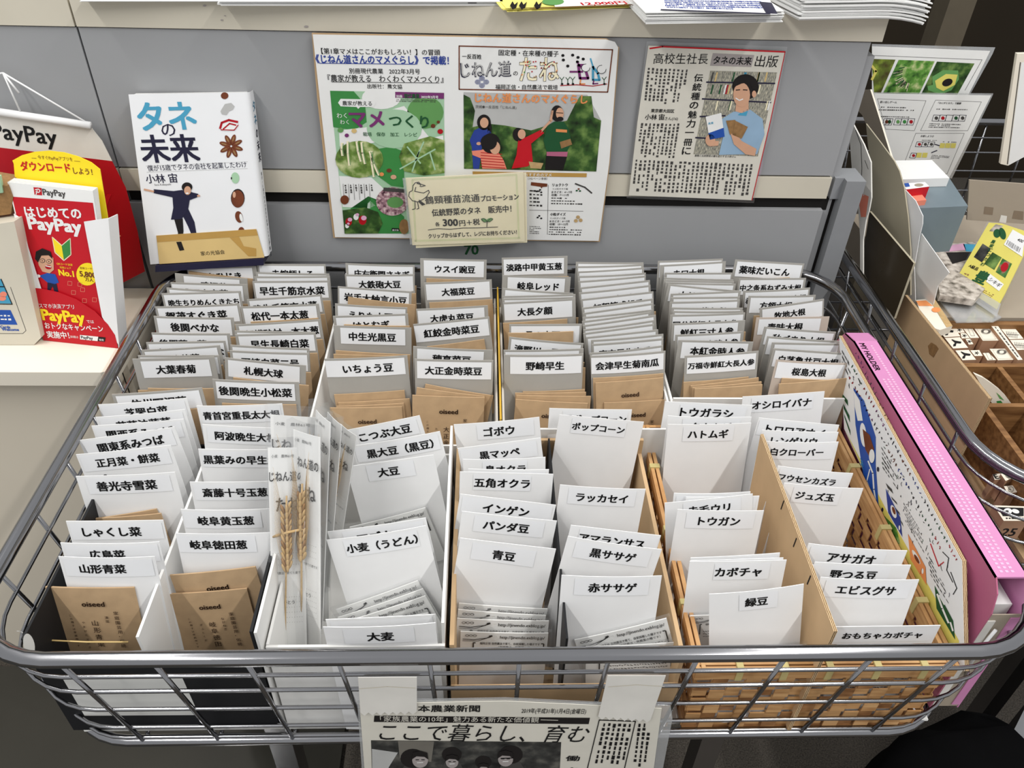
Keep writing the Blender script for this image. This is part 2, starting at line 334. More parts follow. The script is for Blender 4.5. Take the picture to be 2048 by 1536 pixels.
wallbox('white_carton', -.2155, -.063, .033, .285, RZ-.036, 'box_white', 'white carton holding wheat ears and the soybean cards, front left of centre', 'box', heights=(RZ-.036, RZ-.006, RZ-.05, RZ-.035))
t = wallbox('kraft_carton', -.059, .147, .026, .289, RZ-.07, 'cardboard', 'brown open cardboard box holding two columns of white cards at front centre', 'box', heights=(RZ-.092, RZ-.05, RZ-.03, RZ-.03), th=.004)
b = MB(); b.box(.0405, .0425, .032, .283, FZ+.004, RZ-.025, 'cow_black'); b.build('divider', t)
# bamboo basket, front right
t = empty('bamboo_basket', (.27, .165, FZ), 'woven bamboo basket with bound rim holding cards at the front right', 'basket')
bz = RZ-.056
def bwall(p, q, nrm, nm):
    p, q, nrm = V(p), V(q), V(nrm); b = MB(); L = (q-p).length; e = (q-p)/L; n = int(L/.015); rows = 7; h = (bz-.012-FZ-.004)/rows
    for r in range(rows):
        for k in range(n):
            off = .0012*(1 if (k+r) % 2 else -1); a = p+e*(L*k/n); c = p+e*(L*(k+.92)/n); z0 = FZ+.004+r*h
            b.slab([a+nrm*off+V((0, 0, z0)), c+nrm*off+V((0, 0, z0)), c+nrm*off+V((0, 0, z0+h*.94)), a+nrm*off+V((0, 0, z0+h*.94))], nrm, .0009, 'bamboo' if (k*3+r*2) % 5 else 'bamboo_dark')
    b.build(nm, t)
BX0, BX1, BY0, BY1 = .160, .386, .024, .335
bwall((BX0, BY0, 0), (BX1, BY0, 0), (0, -1, 0), 'front_weave'); bwall((BX1, BY1, 0), (BX0, BY1, 0), (0, 1, 0), 'back_weave')
bwall((BX0, BY1, 0), (BX0, BY0, 0), (-1, 0, 0), 'side_weave'); bwall((BX1, BY0, 0), (BX1, BY1, 0), (1, 0, 0), 'side_weave')
b = MB(); b.box(BX0, BX1, BY0, BY1, FZ, FZ+.003, 'bamboo_dark'); b.build('base', t)
rim = MB()
for a, c in ((BX0, BX1), ):
    for y in (BY0, BY1): rim.box(a-.004, c+.004, y-.0045, y-.0008, bz-.014, bz, 'bamboo'); rim.box(a-.004, c+.004, y+.0008, y+.0045, bz-.014, bz, 'bamboo')
for x in (BX0, BX1): rim.box(x-.0045, x-.0008, BY0-.004, BY1+.004, bz-.014, bz+.001, 'bamboo'); rim.box(x+.0008, x+.0045, BY0-.004, BY1+.004, bz-.014, bz+.001, 'bamboo')
rim.build('rim', t)
for x in (.195, .235, .275, .318, .36): b = MB(); b.box(x-.003, x+.003, BY0-.0055, BY0+.0055, bz-.0155, bz+.0018, 'rattan'); b.build('binding', t)
for y in (.09, .18, .27):
    for x in (BX0, BX1): b = MB(); b.box(x-.0055, x+.0055, y-.003, y+.003, bz-.0155, bz+.0025, 'rattan'); b.build('binding', t)
# cardboard divider standing in the basket, fluted top edge
b = MB(); zt = RZ+.008; P0 = atz(1524, 868, zt); P1 = atz(1678, 1288, zt-.006)
DIV_X = P0.x; DIV_END = P0.y+.03
d0 = [V((P0.x, P0.y-.034, FZ+.004)), V((P0.x, P1.y+.012, FZ+.004)), V((P0.x, P1.y+.012, zt-.006)), V((P0.x, P0.y, zt))]
b.slab([p+V((.0016, 0, 0)) for p in d0][::-1], (1, 0, 0), .0032, 'cardboard', 'flute')
for q in ((1565, 1010), (1590, 1085), (1618, 1160)):
    c = atx(*q, P0.x-.0018); b.box(c.x-.0004, c.x, c.y-.0006, c.y+.0006, c.z-.006, c.z+.006, 'ink')
b.build('basket_divider', origin=(P0.x, .15, FZ+.004), label='corrugated cardboard divider standing between the two card columns of the bamboo basket', cat='divider')
# back row cartons
wallbox('white_carton', -.222, -.0135, .292, .572, RZ-.02, 'box_white', 'white carton holding the two bean columns of the back row', 'box', heights=(RZ-.045, RZ-.03, RZ-.04, RZ-.02))
wallbox('white_carton', -.0085, .187, .292, .572, RZ-.02, 'box_white', 'white carton holding the squash and onion columns of the back row', 'box', heights=(RZ-.02, RZ-.03, RZ-.04, RZ-.03))
wallbox('white_carton', .1895, .391, .345, .572, RZ-.02, 'box_white', 'white carton holding the carrot and radish columns of the back row', 'box', heights=(RZ-.02, RZ-.05, RZ-.04, RZ-.03))
b = MB(); b.box(-.0119, -.0101, .30, .57, FZ, RZ-.012, 'gold'); b.build('yellow_folder', origin=(-.059, .44, FZ), label='thin golden yellow folder standing on edge between the middle back columns', cat='folder')
# ---------------------------------------------------------------- seed cards, kraft packets, printed sachets
ZA = (240, 500, 4.517); ZB = (620, 500, 4.267); ZC = (980, 500, 4.267); ZD = (1310, 500, 4.266)
ZE = (60, 760, 2.648); ZF = (500, 800, 2.845); ZG = (880, 800, 2.844); ZH = (1280, 760, 2.328)
def frame(P, n, A, B):
    e = (B-A).normalized(); u = n.cross(e).normalized(); return e, u
class CardPlane:
    def __init__(s, zone, xl, yl, xr, yr, z, lean):
        ox, oy, k = zone; s.zone = zone; s.n = leaned(lean)
        qx, qy = ox+(xl+xr)/2/k, oy+(yl+yr)/2/k; s.P = atz(qx, qy, z)
        if s.P.y > .565: s.P = aty(qx, qy, .565+(s.P.y-.565)*.3)      # hindmost cards stay inside the back rail
    def pt(s, x, y, off=0): ox, oy, k = s.zone; return atp(ox+x/k, oy+y/k, s.P+s.n*off, s.n)
def bowed(W, nx, rows, bow, th):
    vs = []; fs = []
    for side in (0, 1):
        for v in rows:
            for i in range(nx+1): u = i/nx; vs.append((u*W, v, bow*(1-(2*u-1)**2) - side*th))
    R = len(rows); S = (nx+1)*R
    for j in range(R-1):
        for i in range(nx):
            a = j*(nx+1)+i; fs.append((a, a+nx+1, a+nx+2, a+1)); fs.append((S+a, S+a+1, S+a+nx+2, S+a+nx+1))
    ring = [i for i in range(nx+1)]+[j*(nx+1)+nx for j in range(1, R)]+[(R-1)*(nx+1)+i for i in range(nx-1, -1, -1)]+[j*(nx+1) for j in range(R-2, 0, -1)]
    for a, c in zip(ring, ring[1:]+ring[:1]): fs.append((a, c, S+c, S+a))
    return vs, fs
def card(zone, d, z, lean, tone, place, lh, kind):
    xl, yl, xr, yr, text = d[:5]; tc = d[5] if len(d) > 5 else None; l0 = d[6] if len(d) > 6 else None; l1 = d[7] if len(d) > 7 else None
    opt = d[8] if len(d) > 8 else {}
    z = opt.get('z', z); lean = opt.get('lean', lean); tone = opt.get('tone', tone)
    cp = CardPlane(zone, xl, yl, xr, yr, z, lean); A, B = cp.pt(xl, yl), cp.pt(xr, yr)
    if 'bamboo' in place and cp.P.y < DIV_END:       # keep each card on its own side of the basket's divider
        if 'right' in place and A.x < DIV_X+.0035: f_ = (DIV_X+.0035-A.x)/(B.x-A.x); xl, yl = xl+f_*(xr-xl), yl+f_*(yr-yl); A = cp.pt(xl, yl)
        if 'left' in place and B.x > DIV_X-.003: f_ = (DIV_X-.003-A.x)/(B.x-A.x); xr, yr = xl+f_*(xr-xl), yl+f_*(yr-yl); B = cp.pt(xr, yr)
    e, u = frame(cp.P, cp.n, A, B); W = (B-A).length; H = (min(A.z, B.z)-FZ-.004)/max(u.z, .5); H = min(H, .165)-.002
    bow = random.uniform(0, .0022); nx = 8
    M = Matrix(((e.x, u.x, cp.n.x, A.x), (e.y, u.y, cp.n.y, A.y), (e.z, u.z, cp.n.z, A.z), (0, 0, 0, 1)))
    b = MB(); vs, fs = bowed(W, nx, [0, -H], bow, .0007 if tone != 'grey_card' else .0012); b.add(vs, fs, tone)
    ox, oy, k = zone; pxw = xr-xl
    u0 = (l0-xl)/pxw if l0 else .02+random.uniform(0, .02); u1 = (l1-xl)/pxw if l1 else .98-random.uniform(0, .02)
    if 'label' in opt: lab = opt['label']
    root = b.build('seed_card', matrix=M, label=kind['label'], cat='seed card', group=kind['group'])
    f = lambda x: bow*(1-(2*x/W-1)**2)
    t0 = opt.get('top', .0022); tilt = opt.get('tilt', 0)
    b = MB(); s0, s1 = u0*W, u1*W; n = 8
    vs = []; 
    for i in range(n+1):
        x = s0+(s1-s0)*i/n; dy = tilt*(x-s0)
        for y in (-t0, -t0-lh): vs.append((x, y+dy, f(x)+.0005))
    b.add(vs, [(2*i+1, 2*i+3, 2*i+2, 2*i) for i in range(n)], 'sticker' if tone == 'grey_card' else 'sticker')
    if text:
        g, gf, xa, xb, ya, yb = glyphs(text, .042); nch = sum(.6 if c in '（）・' else 1 for c in text)
        wt = min(opt.get('cw', .122)*nch*W, .97*(s1-s0)); kx = wt/(xb-xa); ky = kx*opt.get('hs', 1.0)
        ky = min(ky, lh*.9/.92)
        cx = (tc-xl)/pxw*W if tc is not None else (s0+s1)/2
        cx = min(max(cx, s0+wt/2+.0008), s1-wt/2-.0008) if wt < (s1-s0) else (s0+s1)/2
        cy = -t0-lh*.52
        vv = []
        for x, y in g:
            X = cx+(x-(xa+xb)/2)*kx; vv.append((X, cy+(y-.38)*ky+tilt*(X-s0), f(X)+.0008))
        b.add(vv, gf, 'ink')
    b.build('sticker', root, local=True)
    return root, cp, W
_pk = {}
def packet_mesh(kind, text):
    """flat kraft seed envelope, unit origin at its top left"""
    key = (kind, text)
    if key in _pk: return _pk[key]
    W, H = .080, .118; b = MB(); vs, fs = bowed(W, 6, [0, -.012, -H], .0012, .0016); b.add(vs, fs, 'kraft'); L = .0022
    def put(t, x, y, size, m='kraft_ink', bold=.01):
        g, gf, xa, xb, ya, yb = glyphs(t, bold); b.add([(x+(p-xa)*size, y+q*size, L) for p, q in g], gf, m)
    def col(t, x, y, size, step, m='kraft_ink'):
        for i, ch in enumerate(t): put(ch, x, y-i*step, size, m)
    if kind:
        g = glyphs('oiseed', .035); sz = .021/(g[3]-g[2]); put('oiseed', .030, -.021, sz, bold=.035)
        if text:
            main, sub, kana = text
            col('家庭園芸用・伝統', .057, -.031, .0048, .0058); col(sub, .048, -.036, .0036, .0046, 'kraft_ink'); col(main, .035, -.044, .0072, .0088); col(kana, .026, -.042, .003, .0052)
            col('この種子は家庭用です', .016, -.033, .0028, .0042)
    o = b.build('tmp'); me = o.data; bpy.data.objects.remove(o); me.name = 'kraft_packet'; _pk[key] = me
    return me
def packet(cp, q, i, label, group, kind=0, text=None, name='kraft_packet', cat='seed packet'):
    off = .0035+.0032*i; A, B = cp.pt(q[0], q[1], off), cp.pt(q[2], q[3], off); e, u = frame(cp.P, cp.n, A, B)
    s = (B-A).length/.080; zr = (min(A.z, B.z)-FZ-.006)/u.z; sy = min(s, zr/.118)
    M = Matrix(((e.x*s, u.x*sy, cp.n.x, A.x), (e.y*s, u.y*sy, cp.n.y, A.y), (e.z*s, u.z*sy, cp.n.z, A.z), (0, 0, 0, 1)))
    o = bpy.data.objects.new(name, packet_mesh(kind, text)); COL.objects.link(o); o.matrix_world = M
    return tag(o, label, cat, group)
_sm = []
def sachet_proto():
    W, H = .080, .07; b = MB(); vs, fs = bowed(W, 6, [-.003, -H], .0010, .0012); b.add(vs, fs, 'paper')
    def put(t, x, y, w, hs=1, bold=.004): g, gf, xa, xb, ya, yb = glyphs(t, bold); k = w/(xb-xa); b.add([(x+(p-xa)*k, y+q*k*hs, .0016) for p, q in g], gf, 'ink')
    put('http://jinendo.exblog.jp/', .036, -.0092, .041, 1.15, .016); put('福岡正信 自然農法で育て、自家採種した種子です', .018, -.0165, .055, 1.25, .02); put('（自然農法・無農薬の種です）', .035, -.0208, .036, 1.1, .016)
    def ln(pts, wd=.0006):
        for (x0, y0), (x1, y1) in zip(pts, pts[1:]):
            d = V((x1-x0, y1-y0)).length; nx, ny = -(y1-y0)/d*wd, (x1-x0)/d*wd; b.add([(x0+nx, y0+ny, .0016), (x0-nx, y0-ny, .0016), (x1-nx, y1-ny, .0016), (x1+nx, y1+ny, .0016)], [(0, 1, 2, 3)], 'ink')
    ln([(.014, -.015), (.012, -.0145), (.012, -.03)]); ln([(.074, -.0145), (.0765, -.0145), (.0765, -.03)])
    for cx in (.006, .0095, .013): ln([(cx+.0016*math.cos(a*.7), -.0062+.0011*math.sin(a*.7)) for a in range(10)], .00025)
    ln([(.002, -.0105), (.012, -.0112), (.024, -.0088), (.028, -.0062)], .0004); ln([(.002, -.0125), (.016, -.0125), (.028, -.0072)], .0003); ln([(.026, -.0068), (.029, -.006)], .001)
    for r in range(3):
        x = .016
        while x < .072: wd = random.uniform(.001, .0026); ln([(x, -.0255-r*.004), (x+wd, -.0262-r*.004+random.uniform(-.0006, .0012))], .0004); x += wd+.0008
    r_ = b.build('seed_sachet'); c = MB(); vs, fs = bowed(W+.007, 6, [.001, -H-.002], .0012, .0034); c.add([(x-.0035, y, z+.0022) for x, y, z in vs], fs, 'clear')
    for i in range(7): x = random.uniform(0, W); y = -random.uniform(.001, .03); c.add([(x, y, .0046), (x+.004, y+.001, .0046), (x+.005, y-.0004, .0046)], [(0, 1, 2)], 'clear_edge')
    k = c.build('clear_bag', r_, local=True); return r_, k
_sm = sachet_proto()
_sm_used = [False]
def sachet(cp, q, i, label, group):
    off = .004+.0042*i; A, B = cp.pt(q[0], q[1], off), cp.pt(q[2], q[3], off); e, u = frame(cp.P, cp.n, A, B); s = (B-A).length/.080
    sy = min(s, (min(A.z, B.z)-FZ-.006)/u.z/.07)
    M = Matrix(((e.x*s, u.x*sy, cp.n.x, A.x), (e.y*s, u.y*sy, cp.n.y, A.y), (e.z*s, u.z*sy, cp.n.z, A.z), (0, 0, 0, 1)))
    if not _sm_used[0]: r_ = _sm[0]; _sm_used[0] = True
    else:
        r_ = _sm[0].copy(); COL.objects.link(r_); k = _sm[1].copy(); COL.objects.link(k); k.parent = r_; k.matrix_parent_inverse = Matrix()
    r_.matrix_world = M; return tag(r_, label, 'seed sachet', group)
ROM = dict(x.split(' ', 1) for x in '''おかひじき okahijiki|鳴沢菜 narusawa-na|盛岡山東菜 morioka santona|晩生ちりめんくきたち chirimen kukitachi|賀茂すぐき菜 kamo sugukina|後関べかな goseki bekana|後関菜っ葉 goseki nappa|中生大阪しろな osaka shirona|姫路若菜 himeji wakana|大葉春菊 oba shungiku|信州野沢菜 shinshu nozawana|芝罘白菜 chefoo hakusai|若草法蓮草 wakakusa horenso|関西系みつば kansai mitsuba|関東系みつば kanto mitsuba|正月菜・餅菜 shogatsuna mochina|善光寺雪菜 zenkoji yukina|しゃくし菜 shakushina|広島菜 hiroshimana|山形青菜 yamagata seisai|赤縮緬しろ akachirimen shiro|早生千筋京水菜 wase sensuji kyomizuna|晩生千筋京水菜 bansei sensuji kyomizuna|松代一本太葱 matsushiro negi|相模砂村一本太葱 sunamura negi|早生長崎白菜 nagasaki hakusai|野崎白菜二号 nozaki hakusai|札幌大球 sapporo taikyu|後関晩生小松菜 goseki komatsuna|青首宮重長太大根 aokubi miyashige daikon|阿波晩生大根 awa bansei daikon|黒葉みの早生大根 kuroha mino daikon|斎藤十号玉葱 saito tamanegi|岐阜黄玉葱 gifu tamanegi|岐阜徳田葱 gifu tokuda negi|庄右衛門ささぎ shoemon sasagi|大鉄砲大豆 oteppo daizu|岩手大納言小豆 iwate dainagon azuki|えりも小豆 erimo azuki|はとむぎ hatomugi|中生光黒豆 nakate kuromame|いちょう豆 ichomame|ウスイ豌豆 usui endo|大福菜豆 ofuku saito|大虎丸菜豆 otoramaru saito|紅絞金時菜豆 beni shibori kintoki|穂高菜豆 hotaka saito|大正金時菜豆 taisho kintoki|淡路中甲黄玉葱 awaji tamanegi|岐阜レッド gifu red|男川かぼちゃ otogawa kabocha|大長夕顔 onaga yugao|桑の木豆 kuwanoki mame|滝野川一号牛蒡 takinogawa gobo|大浦太牛蒡 oura gobo|野崎早生 nozaki wase|相模半白胡瓜 sagami hanjiro kyuri|八町胡瓜 haccho kyuri|加賀節成胡瓜 kaga fushinari kyuri|落合節成胡瓜 ochiai fushinari kyuri|神田小菊南瓜 kogiku kabocha|東京早生南瓜 tokyo wase kabocha|会津早生菊南瓜 aizu wase kabocha|赤口大根 akaguchi daikon|長崎赤かぶ nagasaki akakabu|木曽紫かぶ kiso murasaki kabu|日野菜かぶ hinona kabu|国分鮮紅大長人参 kokubu ninjin|鮮紅三寸人参 senko sanzun ninjin|福岡紅金時人参 fukuoka kintoki ninjin|本紅金時人参 honbeni kintoki ninjin|万福寺鮮紅大長人参 manpukuji ninjin|薬味だいこん yakumi daikon|中之条系ねずみ大根 nezumi daikon|赤茎女山三月大根 onnayama daikon|方領大根 horyo daikon|牧地大根 makiji daikon|青味大根 aomi daikon|秋づまり大根 akizumari daikon|白茎亀井戸大根 kameido daikon|桜島大根 sakurajima daikon|こつぶ大豆 kotsubu daizu|黒大豆（黒豆） kuromame|大豆 plain daizu|アズキ azuki|小麦（うどん） komugi udon|大麦 omugi|ゴボウ gobo|黒マッペ kuro mappe|島オクラ shima okra|ダビデの星 mostly hidden|五角オクラ gokaku okra|インゲン ingen|パンダ豆 panda mame|青豆 aomame|黒ポップコーン kuro popcorn|ポップコーン plain popcorn|ラッカセイ rakkasei|アマランサス amaranthus|黒ササゲ kuro sasage|赤ササゲ aka sasage|トウガラシ togarashi|タカキビ takakibi|ハトムギ hatomugi katakana|ソバ soba|赤毛ウリ akage uri|トウガン togan|カボチャ kabocha|緑豆 ryokuto|オシロイバナ oshiroibana|トロロアオイ tororoaoi|レンゲソウ rengeso|白クローバー white clover|フウセンカズラ fusenkazura|ジュズ玉 juzudama|アサガオ asagao|野つる豆 notsurumame|エビスグサ ebisugusa|おもちゃカボチャ omocha kabocha'''.split('|'))
def nm(t): return '%s (%s)' % (t, ROM[t])
ORD = ['', 'next', 'second', 'third', 'fourth', 'fifth', 'sixth', 'seventh', 'eighth', 'ninth', 'tenth', 'eleventh', 'twelfth', 'thirteenth']
def column(zone, rows, z, lean, tone, place, lh, group):
    """rows from the back to the front; ('k', ...) = kraft packet and ('s', ...) = sachet standing against the card before it"""
    cards = [r for r in rows if not isinstance(r[0], str)]; cp = None; nk = 0; last = None
    for r in rows:
        if isinstance(r[0], str):
            q = r[1:5]; extra = r[5] if len(r) > 5 else None
            if r[0] == 's':
                nk += 1; sachet(cp, q, nk-1, 'clear sachet with printed slip, %s in front of the %s card' % (['first', 'second', 'third', 'fourth', 'fifth', 'sixth'][nk-1], last), 'printed sachets of seed')
            else:
                nk += 1; pr = 1 if (extra or r[0] == 'o') else 0
                lab = ('kraft packet printed oiseed, %s in front of the %s card' if pr else 'plain kraft packet, %s in front of the %s card') % (['first', 'second', 'third', 'fourth', 'fifth', 'sixth'][nk-1], last)
                packet(cp, q, nk-1, lab, 'kraft seed packets', pr, extra)
            continue
        i = cards.index(r); nk = 0; tn = (r[8].get('tone', tone) if len(r) > 8 else tone)
        cname = {'grey_card': 'grey', 'white_card': 'white', 'beige_card': 'beige'}[tn]
        if r[4]: last = nm(r[4]); lab = '%s card stickered %s, %s' % (cname, last, place)
        else:
            j = next((m for m in range(i+1, len(cards)) if cards[m][4]), None)
            last = '%s blank-edged one behind the %s' % (ORD[j-i], nm(cards[j][4])); lab = 'thin edge of a %s card, %s behind the %s card' % (cname, ORD[j-i] if j-i > 1 else 'first', nm(cards[j][4]))
        root, cp, W = card(zone, r, z, lean, tone, place, lh, {'label': lab, 'group': group})
        if tone == 'grey_card' and r[4] and not (rows.index(r)+1 < len(rows) and isinstance(rows[rows.index(r)+1][0], str)):
            k = zone[2]; dy = 40*k; sh = .03*(r[2]-r[0])*random.uniform(.2, 1.4)
            packet(cp, (r[0]+sh+.07*(r[2]-r[0]), r[1]+dy, r[2]+sh, r[3]+dy+random.uniform(-8, 8)), 0, 'plain kraft packet tucked in front of the %s card' % last, 'kraft seed packets')
L = 'labelled seed cards '
column(ZA, [(600, 155, 1230, 145, 'おかひじき', 890, 608, 1190), ('k', 620, 192, 1200, 262), (495, 210, 1150, 258, '鳴沢菜', 850, 575, 1080), (455, 292, 1150, 310, '盛岡山東菜', 760, 465, 1105), (420, 340, 1090, 375, ''),
    (372, 392, 1085, 372, '晩生ちりめんくきたち', 740, None, None, {'cw': .09}), (315, 512, 1075, 485, '賀茂すぐき菜', 675), (303, 597, 1025, 612, '後関べかな', 665), (283, 748, 990, 755, '後関菜っ葉', 560, 290, 965),
    (235, 835, 950, 822, '中生大阪しろな', 620), (190, 905, 900, 862, '姫路若菜', 530), (160, 953, 895, 952, ''), (110, 985, 850, 965, '大葉春菊', 485, 180, 800, {'top': .003}), ('k', 160, 1270, 745, 1247), ('k', 250, 1250, 860, 1252),
    (-75, 1305, 738, 1245, '信州野沢菜', 330, None, None, {'cw': .125})], RZ+.012, 12, 'grey_card', 'in the leftmost back column', .021, L+'in the leftmost back column')
column(ZE, [(360, 130, 830, 95, '芝罘白菜', 605), (345, 197, 820, 155, '若草法蓮草', 590), (325, 243, 812, 207, '関西系みつば', 570), (257, 320, 765, 248, '関東系みつば', 515, None, None, {'cw': .115}), (243, 395, 745, 345, '正月菜・餅菜', 500, None, None, {'cw': .12}),
    (242, 510, 768, 488, '善光寺雪菜', 500, 290, 735), ('k', 265, 745, 668, 684), ('k', 330, 735, 692, 708), (190, 748, 705, 742, 'しゃくし菜', 420, None, None, {'lhx': 1}), (160, 862, 685, 857, '広島菜', 400), (150, 935, 660, 935, '山形青菜', 375),
    ('o', 80, 1097, 550, 1100, ('山形青菜', '漬菜', 'やまがたせいさい'))], RZ+.008, 12, 'white_card', 'in the patterned box', .0185, L+'in the black and white box')
column(ZA, [(1235, 125, 1855, 130, '赤縮緬しろ', 1550), (1225, 200, 1890, 215, ''), (1210, 240, 1895, 235, ''), (1195, 283, 1890, 278, '早生千筋京水菜', 1545), (1145, 447, 1820, 402, '晩生千筋京水菜', 1480), (1085, 513, 1795, 487, '松代一本太葱', 1430), ('k', 1180, 650, 1790, 615),
    (1040, 675, 1810, 627, '相模砂村一本太葱', 1450, None, None, {'cw': .108}), (1035, 730, 1765, 742, ''), (1040, 765, 1765, 748, '早生長崎白菜', 1430), (995, 858, 1710, 890, ''), (990, 908, 1705, 932, '野崎白菜二号', 1350),
    (945, 972, 1680, 1045, '札幌大球', 1295, 975, 1625), (833, 1168, 1615, 1195, '後関晩生小松菜', 1215, 862, 1575), ('k', 920, 1385, 1590, 1398)], RZ+.012, 12, 'grey_card', 'in the second back column', .021, L+'in the second back column')
column(ZE, [(882, 137, 1335, 125, '青首宮重長太大根', 1112, None, None, {'cw': .118}), (912, 235, 1365, 255, '阿波晩生大根', 1140, 935, 1360), (890, 365, 1395, 368, '黒葉みの早生大根', 1110, None, None, {'cw': .116}), (845, 540, 1320, 535, '斎藤十号玉葱', 1078),
    (798, 685, 1290, 680, '岐阜黄玉葱', 1030, 805, 1220), (770, 812, 1270, 808, '岐阜徳田葱', 990, 772, 1190), ('k', 760, 1138, 1205, 1130), ('o', 740, 1035, 1193, 990), ('o', 712, 1135, 1148, 1105, ('岐阜徳田', 'ながねぎ', 'ぎふとくだ'))], RZ+.008, 12, 'white_card', 'right half of the patterned box', .0185, L+'in the black and white box')
column(ZB, [(302, 112, 893, 130, '庄右衛門ささぎ', 610, None, None, {'cw': .115}), (297, 210, 890, 208, '大鉄砲大豆', 590), (237, 310, 868, 355, '岩手大納言小豆', 560), ('k', 325, 402, 900, 470), (213, 458, 830, 492, 'えりも小豆', 520), (195, 565, 835, 545, 'はとむぎ', 515), ('k', 290, 637, 850, 650),
    (200, 645, 865, 665, '中生光黒豆', 530, 257, 812), ('k', 220, 858, 855, 895), ('k', 200, 890, 800, 905), (122, 930, 830, 900, 'いちょう豆', 485, 124, 803), ('o', 205, 1235, 805, 1198), ('k', 240, 1303, 850, 1270), ('k', 225, 1335, 800, 1308), ('o', 168, 1348, 783, 1338)],
    RZ+.012, 12, 'grey_card', 'in the third back column', .021, L+'in the third back column')
column(ZB, [(940, 72, 1508, 85, 'ウスイ豌豆', 1238, 970, 1485), (970, 280, 1550, 252, '大福菜豆', 1258, 985, 1530), (905, 505, 1517, 473, '大虎丸菜豆', 1205, 915, 1485), (880, 635, 1530, 570, '紅絞金時菜豆', 1195, 884, 1515), ('k', 1000, 825, 1487, 762),
    (880, 822, 1560, 855, '穂高菜豆', 1212, 915, 1485), (893, 930, 1565, 943, '大正金時菜豆', 1225, 912, 1550), ('k', 985, 1145, 1565, 1245), ('k', 912, 1175, 1490, 1250), ('o', 873, 1240, 1490, 1260, ('大正金時菜豆', 'つるなし', 'たいしょうきんとき'))],
    RZ+.014, 12, 'grey_card', 'in the fourth back column', .022, L+'in the fourth back column')
column(ZC, [(100, 68, 662, 52, '淡路中甲黄玉葱', 375, 115, 632), (105, 215, 690, 232, '岐阜レッド', 415, 152, 642), (108, 325, 712, 368, ''), (105, 395, 730, 378, ''), (110, 415, 730, 403, '男川かぼちゃ', 240), (112, 450, 730, 415, '大長夕顔', 380, 118, 700), ('k', 110, 625, 660, 590),
    (165, 635, 785, 632, '桑の木豆', 450, 180, 765), ('k', 155, 710, 712, 695), (165, 742, 800, 798, '滝野川一号牛蒡', 485, None, None, {'cw': .12}), (115, 855, 800, 842, '大浦太牛蒡', 360, 130, 760), (118, 895, 798, 887, '野崎早生', 470, 172, 785),
    ('k', 280, 1210, 810, 1190), ('k', 215, 1222, 820, 1215), ('k', 225, 1240, 862, 1250), ('o', 220, 1275, 835, 1310)], RZ+.014, 12, 'grey_card', 'in the fifth back column', .022, L+'in the fifth back column')
column(ZC, [(733, 103, 1310, 107, ''), (740, 140, 1312, 122, ''), (745, 185, 1315, 150, ''), (752, 225, 1330, 195, ''), (757, 268, 1330, 220, ''), (770, 322, 1365, 258, '相模半白胡瓜', 1065), (760, 365, 1370, 300, '八町胡瓜', 1065), (775, 422, 1395, 355, '加賀節成胡瓜', 1090, None, None, {'cw': .115}), (785, 495, 1395, 415, ''), (795, 540, 1390, 455, ''), (790, 575, 1385, 510, ''),
    (785, 610, 1372, 528, ''), (790, 645, 1415, 555, ''), (795, 680, 1400, 600, '落合節成胡瓜', 1095), (795, 712, 1400, 632, ''), (820, 745, 1435, 680, ''), (862, 770, 1480, 718, '神田小菊南瓜', 1070), (870, 805, 1480, 755, '東京早生南瓜', 1150), (850, 880, 1475, 815, ''),
    (860, 905, 1498, 862, '会津早生菊南瓜', 1170, 863, 1482), ('k', 880, 1095, 1480, 1055), ('o', 900, 1135, 1480, 1090), ('o', 975, 1305, 1530, 1275, ('会津早生', 'かぼちゃ', 'あいづわせ'))], RZ+.016, 12, 'grey_card', 'in the sixth back column', .021, L+'in the sixth back column')
column(ZD, [(25, 95, 580, 75, ''), (45, 130, 605, 97, '赤口大根', 290, 78, 575), (85, 195, 660, 195, '長崎赤かぶ', 370), (80, 237, 670, 253, ''), (75, 256, 675, 270, ''), (90, 275, 690, 290, ''), (112, 290, 735, 350, '木曽紫かぶ', 400), (135, 375, 730, 350, ''), (138, 405, 725, 400, ''), (125, 445, 725, 425, '日野菜かぶ', 430),
    (140, 492, 750, 495, ''), (150, 522, 755, 520, ''), (130, 555, 770, 535, '国分鮮紅大長人参', 420, None, None, {'cw': .108}), (145, 628, 770, 600, '鮮紅三寸人参', 448, 165, 710), (175, 725, 750, 695, '福岡紅金時人参', 470), (200, 770, 840, 785, '本紅金時人参', 545, 235, 800), (255, 905, 885, 862, '万福寺鮮紅大長人参', 568, None, None, {'cw': .105}),
    ('k', 245, 1130, 800, 1083), ('k', 305, 1160, 885, 1090), ('k', 320, 1175, 910, 1125), ('o', 340, 1185, 918, 1150)], RZ+.016, 12, 'grey_card', 'in the seventh back column', .021, L+'in the seventh back column')
column(ZD, [(685, 82, 1275, 118, '薬味だいこん', 950), ('k', 760, 250, 1150, 235), (715, 243, 1290, 240, '中之条系ねずみ大根', 985, None, None, {'cw': .104}), (755, 350, 1325, 322, '赤茎女山三月大根', 1035, None, None, {'cw': .115}), (800, 393, 1372, 385, '方領大根', 1040), (895, 497, 1443, 418, '牧地大根', 1150), (865, 577, 1490, 568, '青味大根', 1122, 890, 1420, {'tone': 'beige_card'}),
    (935, 655, 1545, 700, '秋づまり大根', 1240), (960, 737, 1575, 778, ''), (1000, 790, 1590, 800, ''), (1010, 840, 1610, 880, '白茎亀井戸大根', 1330, 1030, 1605), (1035, 935, 1640, 965, '桜島大根', 1330, None, None, {'tone': 'beige_card'}), ('k', 1085, 1095, 1640, 1115), ('k', 1060, 1145, 1640, 1095)],
    RZ+.014, 12, 'grey_card', 'in the rightmost back column', .021, L+'in the rightmost back column')
fl = L+'in the front boxes'
